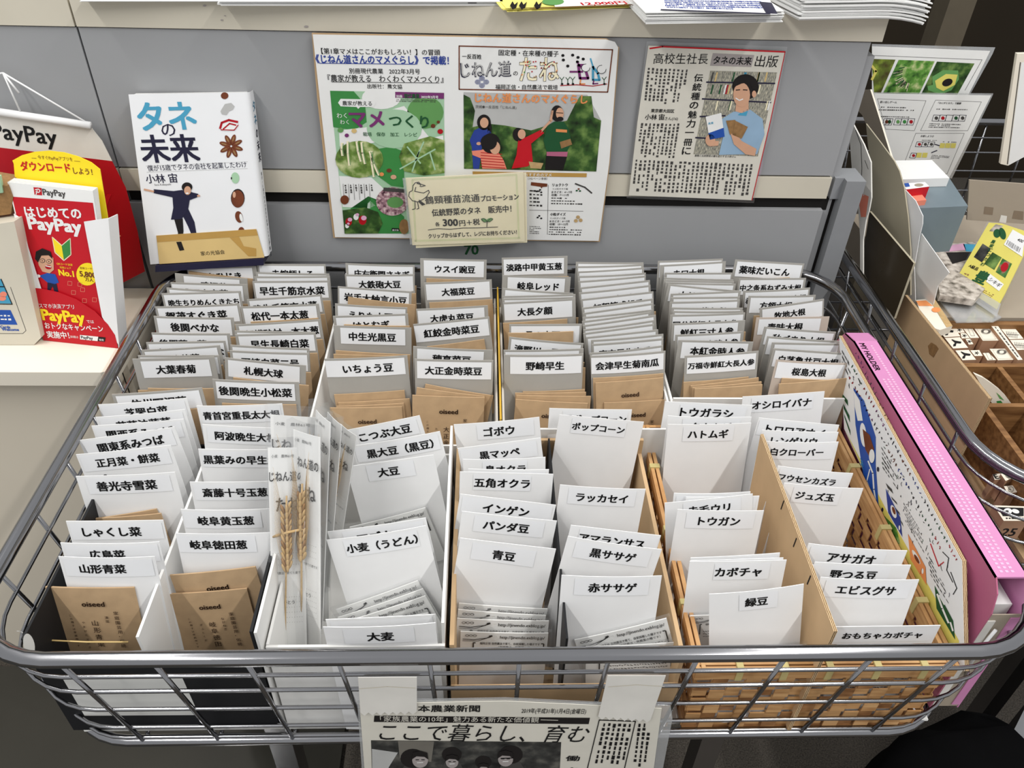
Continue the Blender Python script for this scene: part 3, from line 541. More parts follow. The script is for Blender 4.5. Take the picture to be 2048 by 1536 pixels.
column(ZF, [(480, 185, 965, 88, 'こつぶ大豆', 745, 600, 940), (577, 262, 1080, 178, '黒大豆（黒豆）', 840), (545, 380, 1045, 312, '大豆', 775, 655, 925), ('s', 560, 712, 992, 600), (440, 750, 1000, 670, 'アズキ', 700, 520, 980), (435, 797, 1000, 715, '小麦（うどん）', 740, 525, 945),
    ('s', 480, 1180, 945, 1015), ('s', 490, 1225, 975, 1060), ('s', 495, 1260, 990, 1100), ('s', 560, 1262, 1010, 1200), (430, 1250, 1055, 1220, '', None, None, None, {'z': RZ-.022, 'lean': 5}), (415, 1292, 1055, 1268, '大麦', 735, 525, 930, {'z': RZ-.011, 'lean': 5})], RZ+.006, 12, 'white_card', 'in the white carton', .0185, fl)
column(ZG, [(78, 140, 565, 97, 'ゴボウ', 330, 205, 530), (100, 275, 572, 215, '黒マッペ', 330, 110, 545), (130, 337, 600, 325, '島オクラ', 372, 240, 495), (160, 392, 620, 395, 'ダビデの星', 340, 170, 600, {'cw': .08}), (113, 408, 645, 422, '五角オクラ', 365, 190, 520), (115, 535, 660, 598, 'インゲン', 385), (125, 633, 665, 688, 'パンダ豆', 385, 200, 600), (115, 785, 660, 848, '青豆', 375, 190, 552, {'tilt': -.03, 'top': .003}),
    ('s', 110, 1142, 615, 1175), ('s', 105, 1178, 605, 1212), ('s', 98, 1228, 622, 1243), ('s', 118, 1303, 618, 1313)], RZ+.004, 12, 'white_card', 'left column of the cardboard box', .0185, fl)
column(ZG, [(622, 47, 1092, 55, '黒ポップコーン', 890, 700, 1070), (680, 83, 1160, 125, 'ポップコーン', 900, 755, 1065), (683, 482, 1170, 507, 'ラッカセイ', 928, 735, 1120), (745, 712, 1257, 772, 'アマランサス', 990, 800, 1250), (728, 775, 1262, 850, '黒ササゲ', 1000, 780, 1210, {'top': .003}), (692, 997, 1262, 1000, '赤ササゲ', 985, 768, 1195),
    ('s', 760, 1352, 1285, 1228), ('s', 830, 1390, 1345, 1365)], RZ+.004, 12, 'white_card', 'right column of the cardboard box', .0185, fl)
column(ZH, [(118, 100, 525, 118, 'トウガラシ', 310, 190, 500), (130, 167, 520, 172, 'タカキビ', 335, 200, 470), (130, 207, 518, 200, 'ハトムギ', 320, 203, 440), (158, 527, 515, 520, 'ソバ', 235, 170, 480), (115, 573, 525, 530, '赤毛ウリ', 320, 200, 470), (215, 545, 556, 540, ''), (175, 603, 577, 608, 'トウガン', 375, 220, 540),
    (236, 828, 652, 805, ''), (234, 842, 668, 828, ''), (232, 845, 683, 838, 'カボチャ', 458, 350, 610), ('s', 232, 1090, 560, 1068), (322, 997, 763, 950, '緑豆', 540, 460, 640), ('s', 345, 1245, 780, 1222)], RZ+.004, 12, 'white_card', 'left half of the bamboo basket', .0185, fl)
column(ZH, [(478, 78, 860, 53, 'オシロイバナ', 663, 520, 810), (545, 175, 928, 210, 'トロロアオイ', 735, 560, 910), (527, 232, 925, 243, 'レンゲソウ', 725), (560, 285, 925, 288, '白クローバー', 738, 600, 912), (628, 398, 993, 435, 'フウセンカズラ', 790, None, None, {'cw': .108}), (655, 478, 1040, 505, 'ジュズ玉', 825, 720, 940),
    (770, 760, 1245, 795, 'アサガオ', 997, 800, 1150), (792, 847, 1262, 862, '野つる豆', 1005, 800, 1170), (815, 918, 1300, 930, 'エビスグサ', 1063, 870, 1270), (905, 1150, 1400, 1143, 'おもちゃカボチャ', 1145, None, None, {'z': RZ-.022, 'lean': 3, 'cw': .095}), ('s', 925, 1318, 1340, 1318)], RZ+.004, 12, 'white_card', 'right half of the bamboo basket', .0185, fl)
# ---------------------------------------------------------------- poster, clipping and hand-written sign on the counter
ZP = (600, 0, 3.072)
s = Sheet((0, YC-.0125, 0), BACKN, ZP)
s.base([(78, 212), (1880, 243), (1935, 258), (1955, 292), (1900, 1000), (1835, 1480), (215, 1457)], 'paper', .0006)
T = s.text
T('【第1章マメはここがおもしろい！】の冒頭', 132, 328, 862, 337); T('《じねん道さんのマメぐらし》で掲載！', 98, 382, 915, 393, 'blue_ink', 1.15, .03); s.line([(120, 388), (705, 394)], 4, 'blue_ink')
T('別冊現代農業　2022年3月号', 303, 448, 738, 453); T('『農家が教える　わくわくマメつくり』', 172, 497, 882, 505, 'ink', 1.1); s.line([(195, 503), (855, 509)], 3, 'ink'); T('出版社：農文協', 415, 541, 628, 544)
s.poly([(185, 557), (885, 570), (888, 1060), (890, 1436), (275, 1434)], 'ltgreen', 1)
s.poly([(185, 557), (330, 560), (400, 640), (410, 750), (330, 800), (205, 780)], 'green', 2); s.ell(500, 600, 120, 70, 'paper', 2); s.ell(770, 690, 112, 100, 'midgreen', 2)
s.poly([(240, 800), (420, 780), (470, 700), (640, 650), (800, 850), (880, 830), (885, 930), (700, 880), (520, 860), (350, 900), (245, 900)], 'paper', 2); s.ell(580, 790, 170, 120, 'ltgreen', 3)
s.poly([(440, 920), (560, 900), (640, 930), (640, 1150), (560, 1140), (450, 1060)], 'green', 3); s.poly([(310, 1280), (420, 1205), (560, 1260), (640, 1330), (640, 1434), (400, 1434)], 'green', 2); s.poly([(240, 1080), (440, 1090), (560, 1200), (430, 1280), (262, 1270)], 'paper', 2)
s.poly([(585, 563), (885, 570), (884, 606), (586, 600)], 'purple', 3); T('別冊', 592, 598, 630, 598, 'paper', 1, .02, 4); T('現代農業', 640, 600, 735, 601, 'dkgreen', 1.3, .03, 4); T('2022年3月号', 745, 601, 850, 603, 'paper', 1, .02, 4); s.greek([(590, 606), (840, 612), (840, 630), (590, 624)], 2, 'dk_grey', L=4)
s.poly([(250, 606), (450, 610), (468, 632), (450, 656), (370, 656), (358, 668), (348, 656), (250, 652), (234, 630)], 'paper', 3); T('農家が教える', 262, 644, 443, 646, 'ink', 1, .015, 4)
T('わく', 228, 722, 290, 722, 'paper', 1, .0, 4); T('わく', 248, 760, 302, 760, 'paper', 1, .0, 4); T('マメ', 308, 775, 522, 775, 'purple', 1.05, .035, 5); T('つくり', 548, 770, 792, 782, 'dkgreen', 1.0, .025, 5); T('栽培　保存　加工　レシピ', 388, 832, 720, 836, 'dkgreen', 1, .01, 5)
for x, y, r, m in ((250, 797, 18, 'midgreen'), (333, 802, 16, 'obi'), (288, 830, 13, 'purple'), (818, 772, 14, 'brown'), (850, 748, 10, 'brown'), (862, 806, 17, 'darkred')): s.ell(x, y, r, r*.9, m, 5)
s.ell(365, 977, 147, 114, 'pods', 5); s.poly([(640, 880), (800, 835), (888, 860), (888, 1060), (760, 1075), (640, 1050), (608, 960)], 'pods', 5)
for x0, x1, y0, y1 in ((295, 305, 870, 1010), (350, 375, 870, 985), (380, 400, 875, 1000), (430, 485, 930, 1070), (440, 455, 930, 1080), (260, 262, 880, 950)): s.line([(x0, y0), ((x0+x1)/2-4, (y0+y1)/2), (x1, y1)], 16, 'cream_paper', 6); s.line([(x0+6, y0), ((x0+x1)/2+2, (y0+y1)/2), (x1+5, y1)], 4, 'midgreen', 7)
for a, c in (((615, 1035), (830, 915)), ((660, 900), (740, 1000)), ((760, 870), (720, 960)), ((800, 940), (830, 1040)), ((690, 1050), (730, 930))): s.line([a, c], 9, 'ltgreen', 6)
s.ell(548, 1045, 16, 12, 'brown', 6); s.ell(502, 1068, 14, 12, 'orange', 6); s.ell(575, 1085, 18, 14, 'skin', 6)
s.ell(568, 1235, 100, 88, 'rice', 6); s.ell(585, 1240, 50, 34, 'midgreen', 7); s.line([(520, 1160), (640, 1170)], 22, 'dk_grey', 7); s.ell(275, 1225, 26, 28, 'brown', 6); s.ell(640, 1390, 30, 46, 'straw_dark', 6)
s.poly([(262, 1290), (400, 1272), (480, 1300), (508, 1370), (480, 1432), (275, 1434)], 'foliage', 5)
for x, y, r in ((300, 1360, 20), (385, 1350, 24), (345, 1330, 16), (290, 1385, 12)): s.ell(x, y, r, r*1.2, 'paper' if r < 20 else 'darkred', 6); s.ell(x+8, y-14, r*.7, r*.6, 'pink_light', 7)
for i in range(6): s.line([(265+i*32, 1128), (272+i*32, 1225)], 2, 'dk_grey', 5); s.greek([(272+i*32, 1132), (286+i*32, 1132), (292+i*32, 1200-8*(i % 3)), (278+i*32, 1200-8*(i % 3))], 1, 'dk_grey', True, 5, .8)
s.poly([(565, 1398), (608, 1400), (612, 1418), (563, 1416)], 'black', 6); T('農文協', 568, 1415, 606, 1415, 'paper', 1, .01, 7)
# right half
s.line([(978, 282), (1920, 305), (1890, 565), (978, 548)], 7, 'brown', 2, True)
T('固定種・在来種の種子', 1220, 337, 1588, 345); T('一反百姓', 996, 357, 1115, 360, 'ink', 1, .02); T('じねん道', 988, 470, 1298, 462, 'navy', 1.25, .03); T('じねん道', 994, 466, 1293, 458, 'lt_grey', 1.25, -.006, 3); T('の', 1310, 462, 1338, 462)
T('たね', 1346, 490, 1592, 490, 'dk_grey', 1.3, .035, 1); T('たね', 1348, 490, 1590, 490, 'cream_paper', 1.3, .012, 3)
for i in range(34): s.ell(random.uniform(1355, 1580), random.uniform(375, 488), 5, 5, random.choice(['brown', 'orange', 'darkred', 'straw_dark', 'green']), 4, k=6)
T('福岡正信・自然農法で栽培', 1200, 545, 1583, 548)
for dx, dy in ((0, -22), (0, 22), (-26, 0), (26, 0)):
    for r in (16, 10, 4): s.line([(1118+dx+r*math.cos(a*.63), 503+dy+r*.85*math.sin(a*.63)) for a in range(10)], 2.4, 'blue_ink', 2, True)
for x, y in ((1615, 340), (1675, 338), (1618, 368), (1708, 352), (1705, 380), (1645, 405), (1740, 362)): s.ell(x, y, 10, 9, 'ink', 2, k=10)
s.line([(1710, 400), (1745, 400), (1770, 480), (1720, 480), (1710, 400)], 16, 'purple', 2); s.line([(1660, 440), (1735, 440)], 12, 'purple', 2); s.line([(1730, 420), (1700, 375)], 9, 'purple', 2); s.ell(1755, 415, 26, 24, 'paper', 3); s.line([(1755+26*math.cos(a*.6), 415+24*math.sin(a*.6)) for a in range(9)], 3, 'ink', 4); s.line([(1725, 485), (1720, 515), (1750, 515)], 8, 'orange', 2)
s.line([(1800, 410), (1830, 450), (1840, 490), (1800, 490), (1800, 410)], 14, 'teal_blue', 2); s.line([(1805, 425), (1785, 360)], 9, 'teal_blue', 2); s.ell(1852, 425, 28, 26, 'paper', 3); s.line([(1852+28*math.cos(a*.6), 425+26*math.sin(a*.6)) for a in range(9)], 3, 'ink', 4); s.line([(1805, 495), (1800, 515), (1830, 512)], 8, 'purple', 2)
s.line([(1600, 525), (1700, 520), (1800, 528), (1885, 515)], 5, 'darkred', 2)
for x in (1608, 1645, 1675, 1868): s.line([(x, 518), (x, 490), (x-12, 475)], 4, 'dkgreen', 2); s.line([(x, 490), (x+14, 472)], 4, 'dkgreen', 2); s.ell(x+2, 515, 8, 7, 'ink', 3, k=8)
s.poly([(1005, 566), (1765, 582), (1850, 740), (1820, 1053), (1008, 1036)], 'lt_grey', 1)
s.poly([(1005, 580), (1045, 600), (1075, 680), (1060, 780), (1160, 760), (1260, 770), (1420, 800), (1520, 770), (1640, 740), (1690, 640), (1720, 590), (1790, 590), (1805, 720), (1850, 740), (1820, 1053), (1008, 1036)], 'foliage', 2)
T('じねん道さんのマメぐらし', 1075, 622, 1765, 632, 'orange', 1.05, .04, 4); T('茨城●一反百姓「じねん道」', 1078, 662, 1330, 667, 'dk_grey', 1, .005, 4)
# the four figures printed in the photograph
s.poly([(1070, 800), (1110, 780), (1165, 785), (1185, 850), (1170, 900), (1120, 890), (1100, 1036), (1065, 1036), (1055, 900), (1042, 860)], 'blue_ink', 4); s.ell(1130, 750, 42, 48, 'hair', 4); s.ell(1132, 752, 26, 32, 'skin', 5); s.ell(1165, 790, 14, 40, 'hair', 4); s.ell(1098, 880, 14, 10, 'skin', 5)
s.poly([(1110, 920), (1160, 905), (1215, 930), (1250, 980), (1270, 1036), (1120, 1034), (1110, 970), (1060, 950), (1055, 925)], 'salmon', 5)
for i in range(6): s.line([(1112, 935+i*17), (1240+i*4, 945+i*17)], 4, 'darkred', 6)
s.ell(1172, 878, 58, 62, 'hair', 6); s.ell(1198, 905, 32, 40, 'skin', 7); s.ell(1160, 870, 50, 48, 'hair', 8)
s.poly([(1340, 860), (1400, 835), (1480, 795), (1500, 815), (1420, 880), (1430, 990), (1400, 1020), (1300, 1035), (1330, 950)], 'red', 5); s.line([(1480, 805), (1545, 735)], 14, 'skin', 5); s.ell(1340, 825, 34, 42, 'hair', 5); s.ell(1362, 822, 24, 30, 'skin', 6); s.poly([(1405, 990), (1495, 1000), (1480, 1035), (1415, 1030)], 'straw', 6)
s.poly([(1520, 770), (1560, 745), (1620, 745), (1650, 790), (1668, 870), (1640, 930), (1515, 930), (1495, 860)], 'dkgreen', 5); s.poly([(1515, 930), (1645, 930), (1640, 960), (1515, 955)], 'pink_dark', 6); s.poly([(1512, 955), (1640, 960), (1615, 1045), (1505, 1042)], 'hair', 5); s.ell(1580, 695, 38, 50, 'hair', 5); s.ell(1596, 695, 24, 36, 'skin', 6); s.line([(1575, 690), (1615, 692)], 4, 'ink', 7); s.ell(1598, 728, 20, 14, 'hair', 7); s.poly([(1572, 790), (1640, 795), (1640, 812), (1572, 808)], 'orange', 6); s.poly([(1595, 870), (1660, 850), (1672, 885), (1605, 910)], 'straw_dark', 6); s.line([(1540, 740), (1550, 680)], 14, 'skin', 5)
s.poly([(1060, 1052), (1762, 1064), (1760, 1088), (1062, 1078)], 'obi_dark', 2); T('おすすめのマメ', 1380, 1080, 1545, 1082, 'paper', 1, .015, 3); T('（142ページ参照）', 1400, 1102, 1520, 1104, 'dk_grey', 1, .005)
s.poly([(1420, 1118), (1520, 1128), (1518, 1146), (1490, 1148), (1484, 1158), (1478, 1147), (1418, 1138)], 'brown', 2)
T('リョクトウ', 1550, 1143, 1645, 1143, 'ink', 1.1, .03); T('マメ科ササゲ属', 1550, 1165, 1645, 1165, 'dk_grey', 1, .0); T('まきどき：4〜7月', 1545, 1185, 1670, 1185, 'dk_grey', 1, .02); T('収穫：7〜11月', 1545, 1203, 1650, 1203, 'dk_grey', 1, .02); s.greek([(1542, 1208), (1745, 1212), (1740, 1262), (1540, 1258)], 3, 'dk_grey')
T('小粒ダイズ', 1537, 1323, 1632, 1323, 'ink', 1.1, .03); T('マメ科ダイズ属', 1535, 1345, 1630, 1345, 'dk_grey', 1, .0); T('まきどき：6〜7月', 1533, 1364, 1655, 1364, 'dk_grey', 1, .02); T('収穫：10〜12月', 1533, 1382, 1645, 1382, 'dk_grey', 1, .02); s.greek([(1530, 1388), (1738, 1392), (1732, 1450), (1526, 1446)], 4, 'dk_grey')
for q in (((1410, 1160), (1500, 1165), (1495, 1275), (1410, 1272)), ((1410, 1385), (1485, 1388), (1480, 1440), (1410, 1438))): s.greek(q, 5, 'dk_grey')
s.line([(1525, 1135), (1520, 1440)], 2, 'dk_grey'); s.line([(1410, 1290), (1740, 1297)], 2, 'dk_grey'); s.line([(1692, 1128), (1750, 1150), (1792, 1185)], 9, 'dk_grey', 2)
for x, y, m in ((1455, 1175, 'ink'), (1475, 1165, 'ink'), (1482, 1180, 'ink'), (1460, 1335, 'ink'), (1470, 1325, 'ink'), (1482, 1340, 'ink'), (1700, 1170, 'dkgreen'), (1712, 1160, 'brown'), (1720, 1172, 'dkgreen'), (1695, 1355, 'straw'), (1708, 1333, 'straw'), (1724, 1352, 'straw')): s.ell(x, y, 7 if m != 'straw' else 12, 5 if m != 'straw' else 11, m, 3, k=10)
po = s.build('magazine_poster', label='large white poster of bean magazine pages fixed to the counter front', cat='poster')
k = Sheet((0, YC-.0098, 0), BACKN, ZP); k.base([(72, 203), (1885, 238), (1962, 292), (1905, 1000), (1842, 1486), (205, 1462), (150, 1000), (105, 600)], 'cardboard', .0012); k.build('backing_board', parent=po)
# cream sign
s = Sheet((0, YC-.030, .79), leaned(3), ZP)
s.base([(648, 1094), (1372, 1058), (1382, 1484), (690, 1506)], 'cream_paper', .0008); T = s.text
for q in ([(690, 1104), (1330, 1074)], [(705, 1480), (1350, 1462)], [(690, 1110), (712, 1480)], [(1330, 1078), (1345, 1462)]): s.line(q, 12, 'sign_line', 0.4)
T('鶴頸種苗流通', 770, 1250, 1105, 1235, 'ink', 1.0, .018); T('プロモーション', 1112, 1236, 1345, 1222, 'ink', 1.25, .035); T('伝統野菜のタネ　販売中！', 812, 1325, 1300, 1298, 'ink', 1.15, .024)
T('各', 832, 1388, 860, 1386, 'ink', 1, .022); T('300', 878, 1388, 972, 1386, 'ink', 1, .04); T('円＋税', 980, 1386, 1106, 1376, 'ink', 1, .022); T('クリップからはずして、レジにお持ちください！', 790, 1462, 1332, 1436, 'ink', 1.3, .03)
s.line([(787, 1412), (850, 1404), (920, 1408), (1000, 1400), (1100, 1399), (1215, 1394)], 4, 'ink'); s.ell(1132, 1352, 20, 11, 'midgreen', 2, .35); s.ell(1166, 1350, 20, 11, 'midgreen', 2, -.3); s.line([(1150, 1360), (1148, 1392)], 4, 'ink', 3); s.line([(1114, 1344), (1130, 1340), (1150, 1360), (1170, 1342), (1186, 1344), (1166, 1362), (1150, 1362), (1130, 1364), (1114, 1344)], 3, 'ink', 3)
s.line([(722, 1240), (690, 1232), (668, 1205), (672, 1180), (690, 1170), (694, 1140), (708, 1122), (730, 1118), (742, 1132), (738, 1145)], 4.5, 'ink'); s.line([(742, 1130), (770, 1140), (742, 1146)], 4.5, 'ink'); s.line([(720, 1125), (738, 1130)], 8, 'ink'); s.line([(712, 1150), (705, 1175), (760, 1185), (790, 1168), (795, 1180), (780, 1205), (755, 1225), (722, 1240)], 4.5, 'ink')
s.poly([(732, 1225), (772, 1255), (750, 1262), (728, 1240)], 'ink', 3); s.line([(706, 1232), (708, 1282), (690, 1286)], 4.5, 'ink'); s.line([(722, 1240), (730, 1280), (718, 1284)], 4.5, 'ink')
sg = s.build('handwritten_sign', label='cream hand-lettered price sign with a drawn crane, below the poster', cat='sign')
k = Sheet((0, YC-.0275, .79), leaned(3), ZP); k.base([(700, 1100), (1390, 1062), (1396, 1490), (712, 1524)], 'cream_paper', .0008); k.build('second_sheet', parent=sg)
k = Sheet((0, YC-.0320, .79), leaned(3), ZP); k.base([(630, 1095), (1388, 1055), (1398, 1484), (682, 1502)], 'clear', .0003); k.base([(630, 1095), (645, 1094), (690, 1500), (678, 1502)], 'clear_edge', .0003); k.build('clear_sleeve', parent=sg)
# newspaper clipping
ZN = (1200, 0, 3.2)
s = Sheet((0, YC-.0085, 0), BACKN, ZN); s.base([(310, 292), (1186, 328), (1085, 800), (972, 1282), (184, 1250), (240, 780)], 'news_paper', .0006); T = s.text
s.line([(320, 310), (400, 298), (1184, 332)], 10, 'red', 1); s.line([(1184, 335), (1085, 800), (972, 1280)], 5, 'red', 1)
T('高校生社長', 340, 402, 688, 404, 'ink', 1, .0); s.poly([(722, 340), (987, 352), (968, 428), (704, 420)], 'news_grey', 1); T('タネの未来', 722, 405, 966, 412, 'ink', 1.1, .02, 2); T('出版', 988, 420, 1132, 424, 'ink', 1, .0)
s.vtext('伝統種の魅力一冊に', 632, 465, 545, 992, 'ink', 56, .02); T('東京都大田区', 325, 716, 474, 720, 'ink', 1, .025); T('小林', 286, 762, 362, 764, 'ink', 1.0, .02); T('宙', 374, 764, 410, 764, 'ink', 1, .02); T('さん(16)', 412, 766, 497, 768, 'ink', 1, .01)
s.greek([(300, 430), (570, 445), (530, 680), (275, 668)], 10, 'dk_grey', True, 1, .62, .8); s.greek([(258, 785), (515, 790), (480, 1020), (222, 1012)], 10, 'dk_grey', True, 1, .62, .8); s.greek([(220, 1020), (985, 1050), (950, 1268), (196, 1238)], 27, 'dk_grey', True, 1, .62, .8)
s.poly([(706, 452), (1134, 463), (1010, 1000), (598, 986)], 'books_print', 1)
for a, c, w_ in (((682, 525), (1118, 533), 9), ((655, 632), (1092, 655), 9), ((640, 745), (800, 740), 9), ((612, 880), (700, 885), 9)): s.line([a, c], w_, 'navy', 2)
for i in range(26):
    x = random.uniform(690, 1100); y = random.choice([462, 542, 645]); s.poly([(x, y), (x+9, y), (x-6, y+60), (x-15, y+60)], random.choice(['paper', 'cream_paper', 'teal_blue', 'darkred', 'dk_grey', 'dkgreen', 'obi']), 2)
s.poly([(780, 760), (850, 715), (960, 700), (1040, 760), (1052, 860), (1005, 985), (760, 990), (790, 860)], 'shirt_blue', 3); s.poly([(905, 715), (950, 695), (935, 740), (880, 735)], 'teal_blue', 4); s.poly([(870, 660), (950, 640), (950, 705), (905, 722), (865, 710)], 'skin', 4)
s.ell(930, 555, 85, 82, 'hair', 4); s.ell(905, 605, 54, 78, 'skin', 5); s.ell(985, 600, 14, 22, 'skin', 5); s.poly([(850, 560), (860, 505), (920, 480), (985, 500), (1000, 580), (975, 570), (960, 525), (905, 532), (870, 548)], 'hair', 6); s.line([(870, 574), (893, 572)], 6, 'hair', 6); s.line([(915, 572), (940, 574)], 6, 'hair', 6); s.line([(868, 626), (890, 640), (912, 632)], 7, 'paper', 6)
s.poly([(675, 745), (775, 720), (795, 870), (700, 890)], 'paper', 5); s.poly([(692, 850), (790, 815), (796, 872), (702, 892)], 'blue', 6); T('未来', 690, 795, 725, 790, 'teal_blue', 1, .02, 6); s.poly([(805, 770), (865, 765), (860, 860), (830, 860)], 'straw_dark', 5); s.poly([(865, 770), (945, 810), (905, 885), (845, 860)], 'straw_dark', 6)
s.ell(705, 895, 32, 38, 'skin', 6); s.poly([(835, 855), (870, 850), (905, 900), (1000, 950), (990, 995), (930, 985), (855, 920)], 'skin', 6); s.poly([(690, 900), (760, 900), (755, 930), (700, 935)], 'skin', 5); T('書籍と伝統野菜の種を紹介する小林さん', 605, 1000, 870, 1008, 'ink', 1, .01)
nc = s.build('newspaper_clipping', label='laminated newspaper clipping about a young seed seller fixed to the counter front', cat='clipping')
k = Sheet((0, YC-.0072, 0), BACKN, ZN); k.base([(300, 265), (1200, 300), (1100, 810), (985, 1300), (170, 1268), (235, 760)], 'clear', .0002); k.build('laminate', parent=nc)

# ---------------------------------------------------------------- book on its stand
ZK = (0, 0, 3.2)
bn = leaned(11, 2); bP = aty(410, 520, .566); s = Sheet(bP, bn, ZK); TL, TR, BR, BL = (822, 604), (1566, 592), (1690, 1642), (962, 1692)
bk = empty('book', s.pt(1330, 1665), 'white paperback with star anise and bean cover leaning above the leftmost cards', 'book')
th = .023
cov = [s.pt(*q) for q in (BL, BR, TR, TL)]
b = MB(); inn = [p-bn*.001 for p in cov]; c0 = sum(inn, V((0, 0, 0)))/4; inn = [p+(c0-p)*.02 for p in inn]; b.slab(inn, bn, th-.002, 'paper'); b.build('page_block', bk)
e_ = (cov[1]-cov[0]).normalized()
b = MB(); n = 7; a0 = [cov[1]+(e_*math.sin(math.pi/2*i/n)*.0055)-bn*((1-math.cos(math.pi/2*i/n))*.0055) for i in range(n+1)]; a1 = [cov[2]+(e_*math.sin(math.pi/2*i/n)*.0055)-bn*((1-math.cos(math.pi/2*i/n))*.0055) for i in range(n+1)]
a0 += [a0[-1]-bn*(th-.0055)]; a1 += [a1[-1]-bn*(th-.0055)]; b.add(a0+a1, [(i, i+1, len(a0)+i+1, len(a0)+i) for i in range(len(a0)-1)], 'sticker', True)
sp = b.build('spine', bk)
fr = Sheet(a0[-1], (e_).normalized(), ZK)
d_ = (a1[-1]-a0[-1]); hgt = d_.length; d_.normalize()
b = MB()
def spine_text(t, v0, size, m):
    y = v0
    for ch in t:
        g, gf, xa, xb, ya, yb = glyphs(ch, .02); base = a0[-1]+bn*(th-.0055)*.5 + d_*(hgt-y) + e_*.0003
        b.add([base - bn*((p-.5)*size) + d_*((q-.38)*size) for p, q in g], gf, m); y += size*1.12
spine_text('タネ', .018, .014, 'teal_blue'); spine_text('の未来', .050, .013, 'navy'); spine_text('僕が15歳でタネの会社を起業したわけ', .10, .0045, 'ink'); spine_text('小林宙', .19, .007, 'navy'); b.build('spine_title', bk)
s.poly([TL, (TR[0]+2, TR[1]), (BR[0]+2, BR[1]), BL], 'sticker', 0); T = s.text
T('タネ', 895, 825, 1268, 815, 'teal_blue', 1.0, .03, 2); T('の', 1040, 868, 1130, 866, 'navy', .95, .01, 2); T('未来', 912, 1025, 1285, 1018, 'navy', 1.0, .03, 2); s.line([(935, 1062), (1585, 1035)], 2, 'lt_grey', 1); s.line([(940, 1102), (1585, 1078)], 2, 'lt_grey', 1); T('僕が15歳でタネの会社を起業したわけ', 948, 1093, 1580, 1068, 'navy', 1.15, .0, 2); T('小林', 938, 1168, 1062, 1165, 'navy', 1, .015, 2); T('宙', 1084, 1164, 1140, 1163, 'navy', 1, .015, 2); T('Sora Kobayashi', 990, 1188, 1095, 1184, 'dk_grey', 1, 0, 2)
s.ell(1438, 612, 24, 22, 'brown', 2); s.poly([(1418, 700), (1440, 665), (1480, 658), (1502, 680), (1490, 702), (1465, 712), (1450, 736), (1420, 730), (1412, 712)], 'lt_grey', 2); s.ell(1465, 803, 62, 34, 'paper', 2, -.2); s.line([(1410, 820), (1420, 785), (1465, 768), (1520, 780)], 14, 'darkred', 3); s.line([(1430, 825), (1470, 790), (1510, 800)], 9, 'darkred', 3); s.line([(1415, 830), (1500, 832), (1524, 800)], 6, 'darkred', 3)
for i in range(8): a = i*math.pi/4+.3; s.ell(1480+42*math.cos(a), 935+42*math.sin(a), 36, 15, 'brown', 2, a); s.ell(1480+48*math.cos(a), 935+48*math.sin(a), 18, 5, 'straw_dark', 3, a)
s.ell(1506, 1138, 26, 36, 'ltgreen', 2, -.1); s.ell(1482, 1140, 4, 8, 'ink', 3); s.ell(1522, 1268, 44, 60, 'hair', 2); s.ell(1522, 1272, 40, 56, 'brown', 3); s.ell(1500, 1245, 10, 20, 'skin', 4); s.ell(1530, 1388, 24, 38, 'brown', 2, -.25); s.ell(1544, 1392, 10, 26, 'paper', 3, -.2); s.ell(1545, 1478, 20, 26, 'brown', 2)
s.poly([(985, 1210), (1110, 1222), (1165, 1215), (1230, 1230), (1270, 1240), (1262, 1262), (1215, 1280), (1205, 1340), (1165, 1400), (1095, 1405), (1110, 1330), (1105, 1262), (985, 1235)], 'navy', 3); s.poly([(1115, 1400), (1170, 1398), (1175, 1480), (1160, 1580), (1135, 1575), (1140, 1490)], 'hair', 2); s.poly([(1160, 1360), (1205, 1335), (1245, 1420), (1262, 1520), (1238, 1530), (1205, 1450)], 'navy', 2)
s.ell(1198, 1196, 34, 30, 'hair', 4); s.ell(1202, 1218, 22, 28, 'skin', 5); s.ell(1200, 1235, 10, 5, 'paper', 6); s.line([(925, 1212), (985, 1225)], 12, 'skin', 3); s.ell(1272, 1252, 10, 7, 'skin', 4)
s.build('cover', parent=bk)
o = Sheet(bP+bn*.0012, bn, ZK); o.base([(1000, 1508), (1640, 1466), (1692, 1648), (1020, 1690)], 'obi', .0004); o.poly([(1000, 1508), (1640, 1466), (1650, 1506), (1006, 1550)], 'obi_dark', 1); o.text('家の光協会', 1288, 1634, 1440, 1622, 'ink', 1, .0, 2); o.poly([(1470, 1520), (1530, 1515), (1560, 1575), (1640, 1590), (1640, 1640), (1590, 1640), (1540, 1590)], 'obi_dark', 1); o.poly([(1128, 1548), (1160, 1546), (1180, 1600), (1150, 1605)], 'hair', 1); o.build('paper_band', parent=bk)
b = MB(); q = [s.pt(1000, 1695), s.pt(1690, 1648), s.pt(1690, 1690), s.pt(1000, 1735)]; b.slab([p+bn*.004 for p in q], bn, .036, 'navy'); b.slab([p-bn*.026 for p in [s.pt(1010, 1700), s.pt(1680, 1655), s.pt(1660, 1250), s.pt(990, 1290)]], bn, .003, 'navy')
b.build('book_stand', origin=q[0], label='navy book rest carrying the white paperback', cat='book stand')
